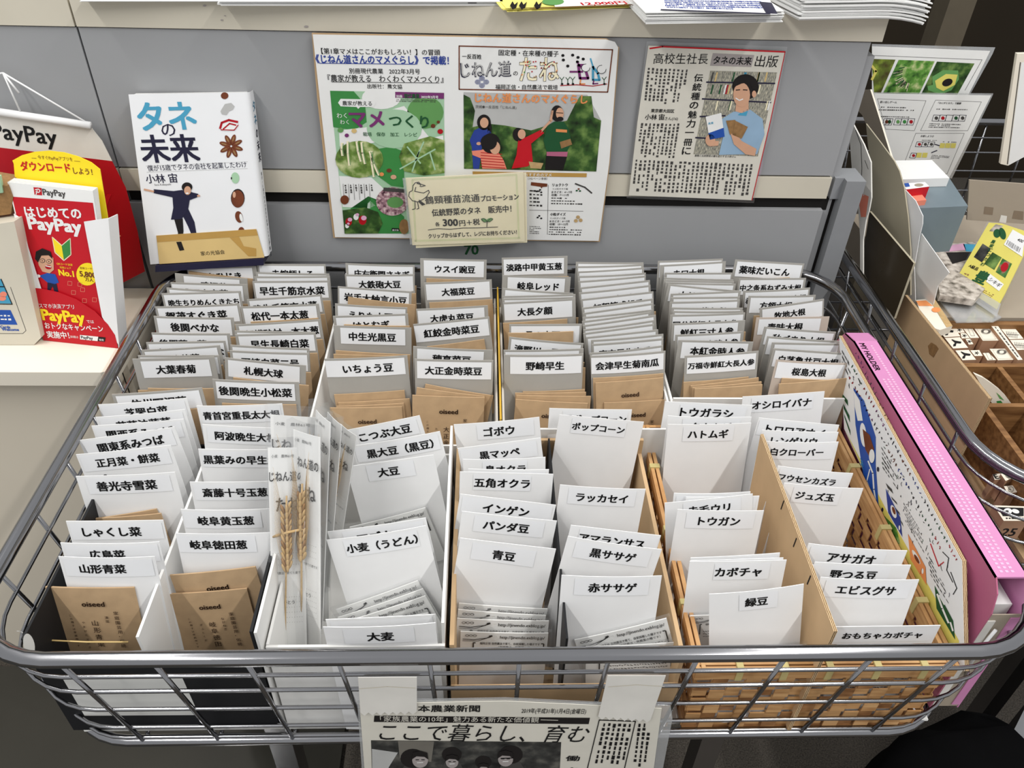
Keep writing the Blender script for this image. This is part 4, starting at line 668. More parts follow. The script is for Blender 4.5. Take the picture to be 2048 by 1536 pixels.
# ---------------------------------------------------------------- payment leaflets, banner and box on the side table
ZY = (0, 200, 2.743)
def on_table(zone, bl, br, z, lean):
    ox, oy, k = zone; A = atz(ox+bl[0]/k, oy+bl[1]/k, z); B = atz(ox+br[0]/k, oy+br[1]/k, z); e = (B-A).normalized()
    nh = V((0, 0, 1)).cross(e); nh = -nh if nh.y > 0 else nh; a = math.radians(lean)
    return A, (nh.normalized()*math.cos(a)+V((0, 0, math.sin(a))))
hA, hn = on_table(ZY, (238, 1318), (648, 1362), TZ+.0005, 12)
hold = empty('leaflet_holder', hA, 'white and red payment leaflet holder with a yellow arched back on the side table', 'leaflet holder')
s = Sheet(hA, hn, ZY); s.base([(168, 1030), (225, 1035), (320, 1055), (420, 1095), (520, 1160), (590, 1230), (630, 1290), (648, 1362), (238, 1318)], 'red', .0006)
T = s.text
T('スマホ決済アプリ', 218, 1138, 410, 1145, 'paper', 1.1, .008, 2); T('PayPay', 235, 1205, 472, 1222, 'yellow', 1, .045, 2); T('では', 478, 1222, 518, 1224, 'paper', 1, .01, 2); T('おトクなキャンペーン', 250, 1250, 570, 1270, 'paper', 1.2, .02, 2); T('実施中！', 262, 1300, 385, 1306, 'paper', 1.1, .025, 2); T('詳細は', 388, 1303, 432, 1306, 'paper', 1, 0, 2)
s.poly([(440, 1288), (540, 1298), (536, 1322), (440, 1312)], 'paper', 2); T('PayPay', 448, 1308, 512, 1314, 'ink', 1, .02, 3); s.poly([(540, 1298), (580, 1302), (576, 1326), (536, 1322)], 'hair', 2); T('検索', 546, 1319, 572, 1321, 'paper', 1, 0, 3)
s.build('front_panel', parent=hold)
D = .020
def ex(q, off, zone=ZY): ox, oy, k = zone; return atp(ox+q[0]/k, oy+q[1]/k, hA+hn*off, hn)
b = MB(); F0 = [ex((590, 650), -.0002), ex((650, 1360), -.0002)]; b.slab([F0[0], F0[0]-hn*D, F0[1]-hn*D, F0[1]], (F0[1]-F0[0]).cross(hn).normalized(), .001, 'white_card'); b.build('side_wall', hold)
b = MB(); F0 = [ex((75, 625), -.0002), ex((238, 1316), -.0002)]; b.slab([F0[0], F0[0]-hn*D, F0[1]-hn*D, F0[1]], (F0[1]-F0[0]).cross(hn).normalized(), .001, 'white_card'); b.build('side_wall', hold)
b = MB(); b.slab([ex(q, -.0004) for q in ((460, 668), (592, 648), (650, 1345), (560, 1190))], hn, .0008, 'white_card'); b.slab([ex(q, -.0004) for q in ((75, 625), (100, 640), (225, 1036), (168, 1030))], hn, .0008, 'white_card'); b.build('front_flange', hold)
y_ = Sheet(hA-hn*.0215, hn, ZY); y_.base([(75, 350), (68, 332), (120, 303), (190, 284), (270, 278), (350, 287), (430, 310), (500, 342), (548, 380), (600, 700), (640, 1250), (240, 1240), (100, 640)], 'yellow', .001)
y_.text('今すぐPayPayアプリを', 210, 322, 400, 334, 'brown', 1.1, .005, 2); y_.text('ダウンロード', 118, 382, 392, 394, 'red', 1.1, .035, 2); y_.text('しよう！', 405, 402, 510, 410, 'brown', 1.1, .02, 2); y_.line([(175, 318), (200, 319)], 2, 'brown'); y_.line([(408, 334), (440, 337)], 2, 'brown'); y_.build('arched_back', parent=hold)
def leaflet(off, dx, front, i):
    s = Sheet(hA+hn*off, hn, ZY); q = [(40+dx, 450-dx*.6), (508+dx*.7, 498-dx*.5), (612+dx*.4, 1215), (215+dx, 1170)]
    s.base(q, 'paper', .0018)
    s.poly([(67+dx, 530), (510+dx*.6, 564), (612+dx*.4, 1214), (215+dx, 1170)], 'red', 1)
    if front:
        T = s.text; s.poly([(184, 478), (228, 482), (232, 523), (190, 519)], 'red', 1); s.line([(195, 492), (212, 488), (222, 498), (214, 507), (198, 503)], 5, 'paper', 2); s.line([(205, 496), (199, 518)], 5, 'paper', 2); T('PayPay', 238, 520, 363, 530, 'dk_grey', 1, .025, 2)
        T('はじめての', 142, 638, 452, 648, 'paper', .98, .04, 2); T('PayPay', 160, 706, 455, 728, 'paper', .86, .045, 2)
        s.poly([(290, 755), (340, 800), (352, 875), (305, 832)], 'yellow', 3); s.poly([(340, 800), (385, 762), (388, 845), (352, 875)], 'green', 3); s.line([(288, 752), (340, 798), (386, 759), (390, 848), (352, 880), (303, 836)], 5, 'cream_paper', 2, True)
        T('QRコード決済', 313, 902, 400, 910, 'yellow', 1, .01, 2); T('利用シェア', 330, 922, 392, 928, 'yellow', 1, .01, 2); T('No.1', 325, 960, 410, 970, 'yellow', 1, .05, 2)
        s.ell(480, 955, 60, 62, 'yellow', 2, 0, 28); T('登録ユーザー', 440, 925, 520, 932, 'brown', 1, 0, 3); T('5,800', 440, 965, 530, 976, 'brown', 1, .04, 3); T('万人', 470, 990, 515, 996, 'brown', 1, .03, 3)
        s.poly([(225, 960), (262, 948), (305, 955), (325, 1000), (300, 1010), (262, 1000), (215, 962)], 'blue', 3); s.poly([(262, 1000), (312, 1008), (322, 1055), (300, 1050), (290, 1020), (275, 1050), (262, 1045)], 'navy', 3); s.poly([(205, 855), (250, 835), (295, 865), (298, 930), (275, 950), (235, 940), (215, 905)], 'skin', 4); s.poly([(195, 870), (200, 830), (235, 812), (280, 830), (292, 872), (270, 850), (230, 852), (212, 890)], 'hair', 5); s.ell(236, 880, 15, 12, 'dk_grey', 5); s.ell(236, 880, 12, 9, 'skin', 6); s.ell(272, 884, 15, 12, 'dk_grey', 5); s.ell(272, 884, 12, 9, 'skin', 6); s.ell(236, 880, 3, 3, 'ink', 7, k=8); s.ell(272, 884, 3, 3, 'ink', 7, k=8); s.ell(268, 915, 18, 12, 'darkred', 5, .2); s.line([(255, 908), (283, 914)], 5, 'paper', 6); s.ell(212, 965, 12, 9, 'paper', 4)
        for x, y in ((385, 1005), (455, 1040), (405, 1055), (465, 1100), (520, 1095), (440, 1010)): s.line([(x-11, y-11), (x+11, y-9), (x+10, y+12), (x-12, y+10)], 2, 'salmon', 2, True)
    s.build('leaflet', label=('front payment leaflet with large white title in the red leaflet holder' if front else '%s payment leaflet behind the front one in the red holder' % i), cat='leaflet', group='payment leaflets')
for i, (o_, dx) in enumerate(((-.003, 0), (-.0055, 8), (-.008, 15), (-.0105, 22), (-.013, 28), (-.0155, 33))): leaflet(o_, dx, i == 0, ['', 'second', 'third', 'fourth', 'fifth', 'sixth'][i])
# hanging banner
bnP = aty(150, 480, .598); bn2 = leaned(5); ban = empty('banner', atp(100, 560, bnP, bn2), 'red and white payment banner hanging from a white rod on string', 'banner')
s = Sheet(bnP, bn2, ZY); s.base([(-40, 70), (500, 150), (560, 225), (615, 335), (-40, 256)], 'tape', .0008); s.poly([(-40, 256), (615, 335), (690, 480), (755, 720), (795, 940), (655, 1012), (640, 1045), (-40, 1045)], 'darkred', 0); s.text('PayPay', -38, 208, 320, 246, 'ink', 1, .02, 2)
s.poly([(560, 560), (590, 515), (612, 515), (575, 610)], 'red', 2); s.line([(600, 740), (660, 745)], 9, 'salmon', 2); s.build('cloth', parent=ban)
b = MB(); r0, r1 = ex((-40, 60), 0), ex((498, 140), 0); r0, r1 = [atp(0-40/2.743, 200+60/2.743, bnP+bn2*.004, bn2), atp(498/2.743, 200+140/2.743, bnP+bn2*.004, bn2)]; b.tube([r0, r1], .0045, 'white_card', False, 12); b.build('rod', ban)
b = MB(); k0 = atp(6, 146, bnP+bn2*.004, bn2)
for q in ((182, 250), (40, 222), (-20, 150)): b.tube([k0, atp(*q, bnP+bn2*.004, bn2)], .0011, 'white_card', False, 6)
b.tube([k0, atp(38, 186, bnP+bn2*.006, bn2)], .0013, 'white_card', False, 6); b.build('string', ban)
# white box with card stickers
wA, wn = on_table((0, 0, 1), (20, 690), (84, 690), TZ+.0005, 9); s = Sheet(wA, wn, (0, 340, 4.267))
q = s.pts([(-420, 1492), (290, 1492), (350, 1432), (120, 440), (-420, 520)]); bx = MB(); bx.slab(q, wn, .07, 'counter_cream'); bo = bx.build('white_box', origin=q[0], label='white box with payment card stickers at the far left of the side table', cat='box')
s.line([(-200, 1395), (195, 1395), (222, 1370), (90, 1000)], 4, 'dk_grey', 1); s.poly([(-200, 1190), (90, 1195), (150, 1320), (-200, 1315)], 'blue', 1); s.poly([(-200, 920), (10, 930), (105, 1140), (-200, 1135)], 'teal_blue', 1); s.line([(-200, 990), (35, 995)], 8, 'ink', 2); s.line([(10, 930), (105, 1145), (-200, 1140)], 7, 'ink', 2); s.ell(30, 1060, 30, 24, 'salmon', 2); s.ell(20, 1095, 34, 20, 'salmon', 2); s.text('Cards', 5, 1348, 90, 1350, 'blue', 1, .04, 2); s.text('Welcome', 20, 1370, 165, 1372, 'blue', 1, .04, 2); s.greek([(-60, 1225), (100, 1228), (112, 1290), (-60, 1286)], 2, 'paper', L=2); s.build('card_stickers', parent=bo)
b = MB(); q = [aty(x, y, wA.y+.05) for x, y in ((-60, 440), (22, 428), (26, 395), (14, 372), (-60, 360))]; b.slab(q, (0, -1, 0), .03, 'straw_dark'); b.slab([p+V((0, -.001, .002)) for p in [aty(x, y, wA.y+.049) for x, y in ((-60, 395), (8, 388), (2, 355), (-60, 350))]], (0, -1, 0), .004, 'ltgreen')
b.build('tan_pouch', origin=q[0], label='tan pouch with a pale green slip on top of the white sticker box', cat='pouch')

# ---------------------------------------------------------------- papers on the counter top
def stack(name, fl, fr, z0, n, th, depth, m, label, cat, jit=.002, top=None, sag=0, skew=0):
    A, B = atz(*fl, z0), atz(*fr, z0); b = MB(); e = (B-A).normalized(); d = V((-e.y, e.x, 0)); K = 10
    for i in range(n):
        j = V((random.uniform(-jit, jit), random.uniform(-jit, jit), 0)); z = z0+i*th
        vs = []
        for dz in (0, th*.72):
            for v in (0, 1):
                for k in range(K+1):
                    u = k/K; p = A+(B-A)*u+d*(depth*v)+j+V((skew*v, 0, 0)); vs.append((p.x, p.y, z+dz - (sag*max(0, u-.6)**2*(1-v) if sag else 0)))
        o = K+1; fs = []
        for k in range(K): fs += [(k, o+k, o+k+1, k+1), (2*o+k, 2*o+k+1, 3*o+k+1, 3*o+k), (k, k+1, 2*o+k+1, 2*o+k), (o+k, 3*o+k, 3*o+k+1, o+k+1)]
        fs += [(0, 2*o, 3*o, o), (K, o+K, 3*o+K, 2*o+K)]
        b.add(vs, fs, top if (top and i == n-1) else m)
    return b, A, B, e, d, z0+n*th
b, A, B, e, d, zt = stack('x', (160, 4), (445, 4), 1.0505, 2, .0007, .2, 'paper', '', ''); b.build('leaflet_sheets', origin=A, label='few white sheets lying at the left of the counter top', cat='paper stack')
b, A, B, e, d, zt = stack('x', (440, 11), (1006, 11), 1.0505, 6, .0009, .2, 'paper', '', '', .003); b.poly([A+e*.275+V((0, -.0004, .0025)), A+e*.285+V((0, -.0004, .0025)), A+e*.285+V((0, -.0004, .004)), A+e*.275+V((0, -.0004, .004))], 'ink'); b.build('leaflet_sheets', origin=A, label='wide stack of white leaflets on the counter left of the yellow flyers', cat='paper stack')
b, A, B, e, d, zt = stack('x', (1008, 24), (1322, 12), 1.0505, 6, .0009, .2, 'flyer_yellow', '', '', .004); S_ = Sheet(V((0, 0, zt+.0003)), (0, 0, 1))
S_.poly([(1105, 0), (1320, 0), (1300, 7), (1110, 14)], 'paper', 1); S_.text('12,000円', 1165, 11, 1255, 8, 'red', 1.0, .03, 2); S_.ell(1106, 4, 22, 7, 'midgreen', 2); S_.line([(1060, 18), (1300, 9)], 1, 'brown', 2)
for x in (1020, 1038, 1068): S_.poly([(x, 12), (x+5, 3), (x+9, 10), (x+16, 4), (x+12, 17), (x+5, 20)], 'hair', 2)
b.mats += []; fy = b.build('flyer_stack', origin=A, label='fanned yellow flyers on the counter edge above the family poster', cat='flyer stack'); S_.build('flyer_print', parent=fy)
b, A, B, e, d, zt = stack('x', (1288, 48), (1562, 44), 1.0505, 9, .0014, .2, 'paper', '', '', .003); f9 = b.build('leaflet_sheets', origin=A, label='stack of white leaflets with blue printed top sheet on the counter edge', cat='paper stack')
S_ = Sheet(V((0, 0, zt+.0004)), (0, 0, 1)); S_.base([(1322, 21), (1555, 29), (1540, 0), (1522, -12), (1330, -12)], 'paper', .0003)
S_.greek([(1326, -6), (1515, -6), (1545, 22), (1330, 16)], 7, 'blue_ink', fill=.8); S_.poly([(1518, 4), (1543, 6), (1555, 28), (1532, 27)], 'navy', 2); S_.line([(1322, 20), (1540, 28)], 2, 'navy', 2); S_.build('printed_sheet', parent=f9)
b, A, B, e, d, zt = stack('x', (1597, 41), (1850, 36), 1.0505, 16, .0021, .25, 'paper', '', '', .003, sag=.05, skew=-.03); b.build('paper_pile', origin=A, label='thick pile of white paper overhanging the right end of the counter', cat='paper stack')

# ---------------------------------------------------------------- wheat ears in clear sleeves
def wheat_proto():
    L, Wd = .235, .042
    root = empty('wheat_sleeve', (0, 0, 0), 'front clear sleeve with a wheat ear and raffia tie in the white carton', 'wheat sleeve', 'wheat ears in clear sleeves')
    b = MB(); vs, fs = bowed(Wd, 4, [L, 0], .001, .0006); b.add(vs, fs, 'paper')
    def put(t, x, y, w, m='ink', bold=.004, hs=1): g, gf, xa, xb, ya, yb = glyphs(t, bold); k = w/(xb-xa); b.add([(x+(p-xa)*k, y+q*k*hs, .0016) for p, q in g], gf, m)
    put('小麦　農林61号', .004, L-.010, .026); put('じねん道の', .001, L-.035, .040, 'dk_grey', .02, 1.4); put('たね', .008, L-.068, .028, 'dk_grey', .02, 1.2); put('自然農法で育てた麦です', .003, .095, .036, 'ink', 0); put('ありがとう', .004, .06, .024, 'ink', .008)
    for i in range(9): put('・・・・・・・・・・・・', .003, .118-i*.0066 if i < 3 else .085-i*.006, .034, 'dk_grey', 0)
    b.build('printed_slip', root)
    w_ = MB(); cx = .021
    w_.tube([(cx-.006, -.004, .004), (cx-.004, .06, .005), (cx-.002, .11, .006), (cx, .185, .006)], .0011, 'straw', False, 8)
    for i in range(11):
        y = .105+i*.0066
        for sd in (-1, 1):
            a = .42*sd; ax = V((math.sin(a), math.cos(a), 0)); c = V((cx-.001+sd*.0038, y+(sd > 0)*.0033, .0062))
            w_.ellipsoid(c, (V((math.cos(a), -math.sin(a), 0))*.0021, V((0, 0, 1))*.0022, ax*.0058), 'straw' if (i+sd) % 3 else 'straw_dark', 7, 5)
            t = c+ax*.005; w_.tube([t, t+V((sd*.004, .022, .001)), t+V((sd*.008, .042, .0012))], [.00032, .00025, .0001], 'straw', False, 4)
        w_.ellipsoid(V((cx, y+.001, .0085)), (V((.0019, 0, 0)), V((0, 0, .0018)), V((0, .0052, 0))), 'straw', 7, 5)
    w_.build('wheat_ear', root)
    c = MB(); vs, fs = bowed(Wd+.004, 4, [L+.012, -.004], .004, .0078); c.add([(x-.002, y, z+.0068) for x, y, z in vs], fs, 'clear')
    for p in ((.006, .16), (.03, .05), (.028, .12), (.012, .03)): c.add([(p[0], p[1], .0116), (p[0]+.003, p[1]+.03, .0116), (p[0]+.0042, p[1]+.031, .0116)], [(0, 1, 2)], 'clear_edge')
    c.build('clear_bag', root)
    return root
wp = wheat_proto()
def wheat_place(o, bot, top, yaw, sc=1.0):
    """bot/top: where the middle of the foot and of the head stand in the world"""
    u = (top-bot).normalized(); f = V((math.sin(math.radians(yaw)), -math.cos(math.radians(yaw)), 0)); n = (f-u*f.dot(u)).normalized(); e = u.cross(n)
    k = (top-bot).length/.235; M = Matrix(((e.x*k*sc, u.x*k, n.x, bot.x), (e.y*k*sc, u.y*k, n.y, bot.y), (e.z*k*sc, u.z*k, n.z, bot.z), (0, 0, 0, 1)))
    o.matrix_world = M @ Matrix.Translation((-.021, 0, 0))
def wcopy(label):
    r = wp.copy(); COL.objects.link(r); r['label'] = label
    for ch in wp.children: c = ch.copy(); COL.objects.link(c); c.parent = r
    return r
def zz(x, y): return (500+x/2.845, 800+y/2.845)
wk = [wcopy('clear wheat sleeve standing directly behind the front wheat sleeve'), wcopy('narrow wheat sleeve seen edge-on in the middle of the wheat ears'), wcopy('narrow wheat sleeve seen edge-on, second from the soybean cards'), wcopy('rightmost wheat sleeve leaning toward the plain soybean card'), wcopy('tallest rear wheat sleeve with a white header behind the other ears')]
wheat_place(wp, atz(*zz(228, 1440), .615), atz(*zz(205, 270), .80), 8, .85)
wheat_place(wk[0], atz(*zz(330, 1400), .615), atz(*zz(322, 190), .815), -30, .8)
wheat_place(wk[1], atz(*zz(372, 1250), .625), atz(*zz(415, 92), .815), -58)
wheat_place(wk[2], atz(*zz(412, 1020), .635), atz(*zz(480, 105), .80), -56)
wheat_place(wk[3], atz(*zz(462, 860), .645), atz(*zz(560, 170), .78), -46)
wheat_place(wk[4], atz(*zz(300, 1250), .60), atz(*zz(275, 92), .80), -4, 1.35)
b = MB(); b.tube([atz(*zz(132, 778), .724), atz(*zz(220, 752), .735), atz(*zz(300, 735), .735), atz(*zz(395, 712), .715)], .0013, 'straw', False, 6); b.build('raffia_tie', origin=atz(*zz(220, 752), .735), label='strand of raffia tied around the front wheat sleeves', cat='raffia tie')
b = MB(); cpl = CardPlane(ZE, 80, 1097, 550, 1100, RZ-.012, 12)
for f in (0,): pass
b.tube([cpl.pt(48, 1376, .0095), cpl.pt(150, 1381, .0105), cpl.pt(300, 1388, .0105), cpl.pt(520, 1388, .0095)], .0008, 'obi', False, 6); b.build('rubber_band', origin=cpl.pt(150, 1381, .0105), label='thin rubber band stretched across the front left kraft packet', cat='rubber band')

# ---------------------------------------------------------------- illustrated board and pink folder along the right side
ZS = (1660, 680, 2.477); SX = .3945
s = Sheet((SX, 0, 0), (-1, 0, 0), ZS); s.base([(45, -22), (655, 1095), (668, 1640), (610, 1560), (330, 1010), (70, 440)], 'white_card', .004, 'flute')
s.poly([(75, 445), (330, 1008), (608, 1556), (640, 1556), (640, 1490), (430, 1110), (300, 880)], 'pack_yellow', 1); s.poly([(250, 850), (330, 930), (350, 1010), (330, 1008)], 'tendril', 2)
s.poly([(118, 235), (170, 300), (228, 480), (228, 620), (245, 850), (170, 690), (128, 420)], 'blue', 2); s.poly([(120, 250), (150, 300), (165, 400), (140, 400), (125, 330)], 'paper', 3); s.ell(168, 470, 16, 60, 'paper', 3, -.1); s.poly([(165, 440), (200, 470), (222, 540), (210, 600), (178, 540)], 'brown', 4); s.ell(212, 575, 14, 34, 'paper', 5); s.greek([(150, 580), (165, 600), (175, 660), (155, 640)], 2, 'teal_blue', True, 3); s.line([(192, 600), (215, 660), (220, 740), (228, 790)], 7, 'paper', 3); s.line([(200, 640), (185, 700), (210, 760)], 5, 'paper', 3)
s.poly([(278, 735), (350, 880), (360, 975), (290, 855)], 'blue_ink', 2); s.ell(318, 850, 12, 34, 'paper', 3, -.3); s.ell(320, 845, 7, 20, 'brown', 4, -.3); s.ell(347, 930, 4, 12, 'paper', 3)
s.poly([(388, 960), (475, 1125), (480, 1215), (400, 1085)], 'orange', 2); s.poly([(388, 960), (475, 1125), (480, 1215), (400, 1085)], 'brown', 1); s.ell(430, 1075, 9, 40, 'paper', 3, -.5); s.ell(434, 1085, 7, 26, 'brown', 4, -.5); s.ell(462, 1145, 5, 14, 'paper', 3)
s.poly([(520, 1215), (612, 1390), (622, 1485), (530, 1330)], 'dkgreen', 2); s.line([(535, 1260), (560, 1330), (590, 1400)], 9, 'paper', 3); s.line([(545, 1265), (570, 1310)], 7, 'paper', 3); s.line([(600, 1400), (612, 1440)], 8, 'paper', 3)
for q, n_, m in (([(60, 40), (100, 110), (110, 230), (62, 120)], 3, 'dk_grey'), ([(60, 250), (110, 300), (125, 560), (75, 400)], 3, 'dkgreen'), ([(255, 520), (330, 650), (345, 760), (262, 640)], 5, 'dk_grey'), ([(270, 690), (360, 780), (380, 960), (365, 930)], 4, 'dk_grey'), ([(365, 800), (450, 940), (480, 1080), (375, 900)], 6, 'dk_grey'), ([(490, 1060), (560, 1180), (600, 1330), (500, 1170)], 5, 'dk_grey'), ([(620, 1330), (640, 1380), (650, 1520), (625, 1450)], 2, 'dk_grey')): s.greek(q, n_, m, False, 2, .5)
pal = ['dkgreen', 'darkred', 'purple', 'navy', 'brown', 'blue_ink', 'ink']
for row, (q0, q1, n_) in enumerate((((110, 130), (640, 1110), 44), ((100, 190), (560, 1050), 38), ((130, 60), (300, 420), 14))):
    for i in range(n_):
        u = i/n_; x = q0[0]+(q1[0]-q0[0])*u; y = q0[1]+(q1[1]-q0[1])*u; m = pal[(i//5+row) % 7]
        s.line([(x+random.uniform(-5, 5), y+random.uniform(-9, 9)) for _ in range(4)], 3.2, m, 2)
for i in range(60):
    u = random.random(); x = 70+random.uniform(0, 55)+u*470; y = 30+random.uniform(60, 330)+u*1010
    if 110 < x < 240 and 235 < y < 850: continue
    s.line([(x+random.uniform(-4, 4), y+random.uniform(-14, 14)) for _ in range(3)], 2.2, random.choice(['dk_grey', 'ink', 'navy', 'dkgreen', 'dk_grey']), 2)
for x, y, r in ((60, 175, 5), (240, 640, 8), (262, 840, 7)): s.ell(x, y, r*.7, r*1.5, 'navy' if r > 5 else 'darkred', 3)
s.line([(560, 1050), (590, 1080), (580, 1140), (610, 1200)], 4, 'ink'); s.line([(500, 1010), (540, 1120), (565, 1100)], 5, 'red'); s.line([(600, 1150), (630, 1230), (612, 1260)], 4, 'ink')
s.build('illustrated_board', label='white corrugated board with colourful hand lettering along the right side of the wagon', cat='board')
fx0, fx1, fz = .4085, .4375, RZ+.024
t = empty('pink_folder', (.42, .25, FZ), 'translucent pink file folder standing spine up at the right edge of the wagon', 'folder')
b = MB(); pr_ = [(.040, FZ+.004), (.44, FZ+.004), (.44, fz-.03), (.425, fz-.006), (.40, fz), (.056, fz), (.046, fz-.01), (.040, fz-.03)]
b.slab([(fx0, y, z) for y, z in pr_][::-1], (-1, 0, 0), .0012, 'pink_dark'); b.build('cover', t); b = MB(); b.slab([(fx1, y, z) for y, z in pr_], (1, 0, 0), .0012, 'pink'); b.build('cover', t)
b = MB(); b.box(fx0, fx1, .056, .40, fz-.002, fz, 'pink'); b.hexa([(fx0, .40, fz-.002), (fx1, .40, fz-.002), (fx1, .425, fz-.008), (fx0, .425, fz-.008), (fx0, .40, fz), (fx1, .40, fz), (fx1, .425, fz-.006), (fx0, .425, fz-.006)], 'pink')
for i in range(79):
    y = .062+i*.0042
    for j, x in enumerate((.416, .421, .426)):
        if .33 < y < .40 and j < 2: continue
        b.box(x-.0013, x+.0013, y-.0012, y+.0012, fz, fz+.0003, 'pink_light')
def lay(t, x, y, z, size, m):      # lettering along -Y, read from the right
    g, gf, xa, xb, ya, yb = glyphs(t, .02); b.add([(x+q*size, y-(p-xa)*size, z) for p, q in g], gf, m)
lay('MY HOLDER', .4125, .395, fz+.0004, .0095, 'dk_grey'); b.build('spine', t)
b = MB(); b.box(fx0+.004, fx1-.005, .05, .40, FZ+.006, fz-.03, 'paper'); b.build('page_stack', t)
b = MB(); b.hexa([(fx0+.001, .0405, FZ+.006), (fx1-.001, .0405, FZ+.006), (fx1-.001, .0415, FZ+.006), (fx0+.001, .0415, FZ+.006), (fx0+.001, .0405, fz-.032), (fx1-.001, .0405, fz-.032), (fx1-.001, .0415, fz-.032), (fx0+.001, .0415, fz-.032)], 'sign_grey'); b.box(fx0+.001, fx0+.008, .0395, .0404, FZ+.01, fz-.04, 'tape'); b.box(fx1-.009, fx1-.001, .0395, .0404, FZ+.01, fz-.036, 'pink'); b.build('end_film', t)
b = MB(); b.tube([(fx0+.011, .0375, fz-.05), (fx0+.008, .037, fz-.075), (fx0+.009, .0375, fz-.11)], .0016, 'white_card', False, 6); b.build('cord', t)

# ---------------------------------------------------------------- newspaper hanging from the front of the wagon
ZW = (640, 1200, 2.695)
s = Sheet((0, -.0105, .6), BACKN, ZW); s.base([(213, 560), (1000, 545), (1842, 585), (1800, 900), (1740, 1300), (1700, 1700), (310, 1700), (262, 1200)], 'news_paper', .0006); T = s.text
T('日本農業新聞', 470, 598, 862, 598, 'ink', 1.1, .02, 2); T('2019年(平成31年)1月4日(金曜日)', 1085, 606, 1432, 610, 'ink', 2.3, .008, 2)
s.poly([(293, 622), (1455, 634), (1448, 668), (290, 656)], 'hair', 1); T('「家族農業の10年」魅力ある新たな価値観', 325, 650, 1178, 656, 'news_paper', 1.35, .005, 2); s.line([(1190, 643), (1282, 646)], 3, 'news_paper', 2)
T('ここで暮らし、育む', 315, 748, 1425, 760, 'ink', 1.55, .0, 2, .25); s.vtext('働き方', 1365, 800, 1335, 1010, 'ink', 76, .02)
s.poly([(275, 755), (1300, 765), (1275, 1250), (290, 1250)], 'greyphoto', 1); s.poly([(280, 800), (420, 820), (370, 900), (380, 1100), (285, 1100)], 'lt_grey', 2); s.poly([(420, 756), (615, 760), (600, 870), (430, 850)], 'grey_photo', 2)
for cx, cy, r, hx, hy in ((500, 850, 78, 540, 855), (710, 830, 62, 712, 865), (880, 870, 52, 882, 905), (1030, 830, 74, 1000, 850)):
    s.ell(cx, cy, r*.85, r*.66, 'hair', 3); s.ell(hx, hy+4, r*.55, r*.52, 'news_grey', 4); s.poly([(hx-r*.58, hy-r*.02), (hx-r*.5, hy-r*.5), (hx, hy-r*.62), (hx+r*.5, hy-r*.48), (hx+r*.56, hy-r*.02), (hx+r*.3, hy-r*.2), (hx-r*.25, hy-r*.24)], 'hair', 5); s.line([(hx-r*.3, hy), (hx-r*.1, hy)], 4, 'ink', 5); s.line([(hx+r*.1, hy), (hx+r*.3, hy)], 4, 'ink', 5); s.poly([(cx-r*1.3, 960), (cx-r*.5, cy+r*.45), (cx+r*.6, cy+r*.45), (cx+r*1.4, 960)], 'dk_grey', 2); s.line([(hx-r*.2, hy+r*.2), (hx+r*.2, hy+r*.18)], 4, 'paper', 5)
s.line([(975, 848), (1040, 845)], 5, 'ink', 5)
s.line([(1505, 645), (1700, 652), (1640, 910), (1600, 1100), (1400, 1100), (1440, 910)], 5, 'ink', 2, True); s.greek([(1520, 660), (1685, 665), (1640, 905), (1470, 895)], 6, 'ink', True, 2, .6, .9); s.greek([(1710, 660), (1790, 665), (1760, 905), (1680, 900)], 3, 'ink', True, 2, .6, .9)
nw = s.build('newspaper_page', label='laminated farming newspaper page taped to the front wires of the seed wagon', cat='newspaper')
k = Sheet((0, -.0096, .6), BACKN, ZW); k.base([(200, 540), (1000, 525), (1890, 568), (1900, 640), (1850, 900), (1770, 1300), (1730, 1720), (290, 1720), (245, 1200)], 'clear_edge', .0002); k.build('laminate', parent=nw)
def tape(q, label):
    s = Sheet((0, -.0122, .65), BACKN, ZW); n_ = 14; (ax, ay), (bx, by), (cx, cy), (dx, dy) = q; zig = [(cx+(dx-cx)*i/n_, cy+(dy-cy)*i/n_+(12 if i % 2 else -4)) for i in range(n_+1)]
    s.base([(ax, ay), (bx, by)]+zig, 'tape', .0004); s.line([(ax+5, ay+60), ((ax+bx)/2, ay+48), (bx-8, by+58)], 3, 'counter_cream', 1); s.build('masking_tape', label=label, cat='tape', group=None)
tape([(205, 418), (522, 416), (522, 605), (218, 612)], 'left strip of white tape holding the newspaper page on the wagon wires')
tape([(1550, 408), (1864, 408), (1782, 650), (1500, 632)], 'right strip of white tape holding the newspaper page on the wagon wires')

# ---------------------------------------------------------------- neighbouring wagon: cardboard, stamps, packs
def sheetthing(name, plane, n, zone, q, m, t, label, cat, side=None, ops=None):
    s = Sheet(plane, n, zone); s.base(q, m, t, side)
    if ops: ops(s)
    return s.build(name, label=label, cat=cat)
LN = (-1, 0, 0); ZR = (1640, 180, 5.118); Z5 = (1640, 380, 3.657); ZQ = (1640, 0, 3.657)
q = [atx(1810, 590, .56), atx(1978, 797, .56)]; b = MB(); b.slab([q[0], q[1], q[1]-V((0, 0, .125)), q[0]-V((0, 0, .125))], (-1, 0, 0), .004, 'cardboard', 'flute')
c = Sheet((.5597, 0, 0), LN, Z5); c.poly([(790, 1140), (815, 1115), (850, 1135), (868, 1160), (830, 1225), (800, 1200)], 'straw_dark', 1); kb = b.build('cardboard_flap', origin=q[1]-V((0, 0, .1)), label='brown corrugated cardboard flap standing along the rail of the neighbouring wagon', cat='cardboard'); c.build('tape_mark', parent=kb)
sheetthing('brown_folder', (.535, 0, 0), LN, Z5, [(362, 155), (685, 535), (540, 940), (420, 800), (300, 560)], 'brown_folder', .003, 'dark brown folder leaning behind the neighbouring wagon rail', 'folder', 'khaki_board')
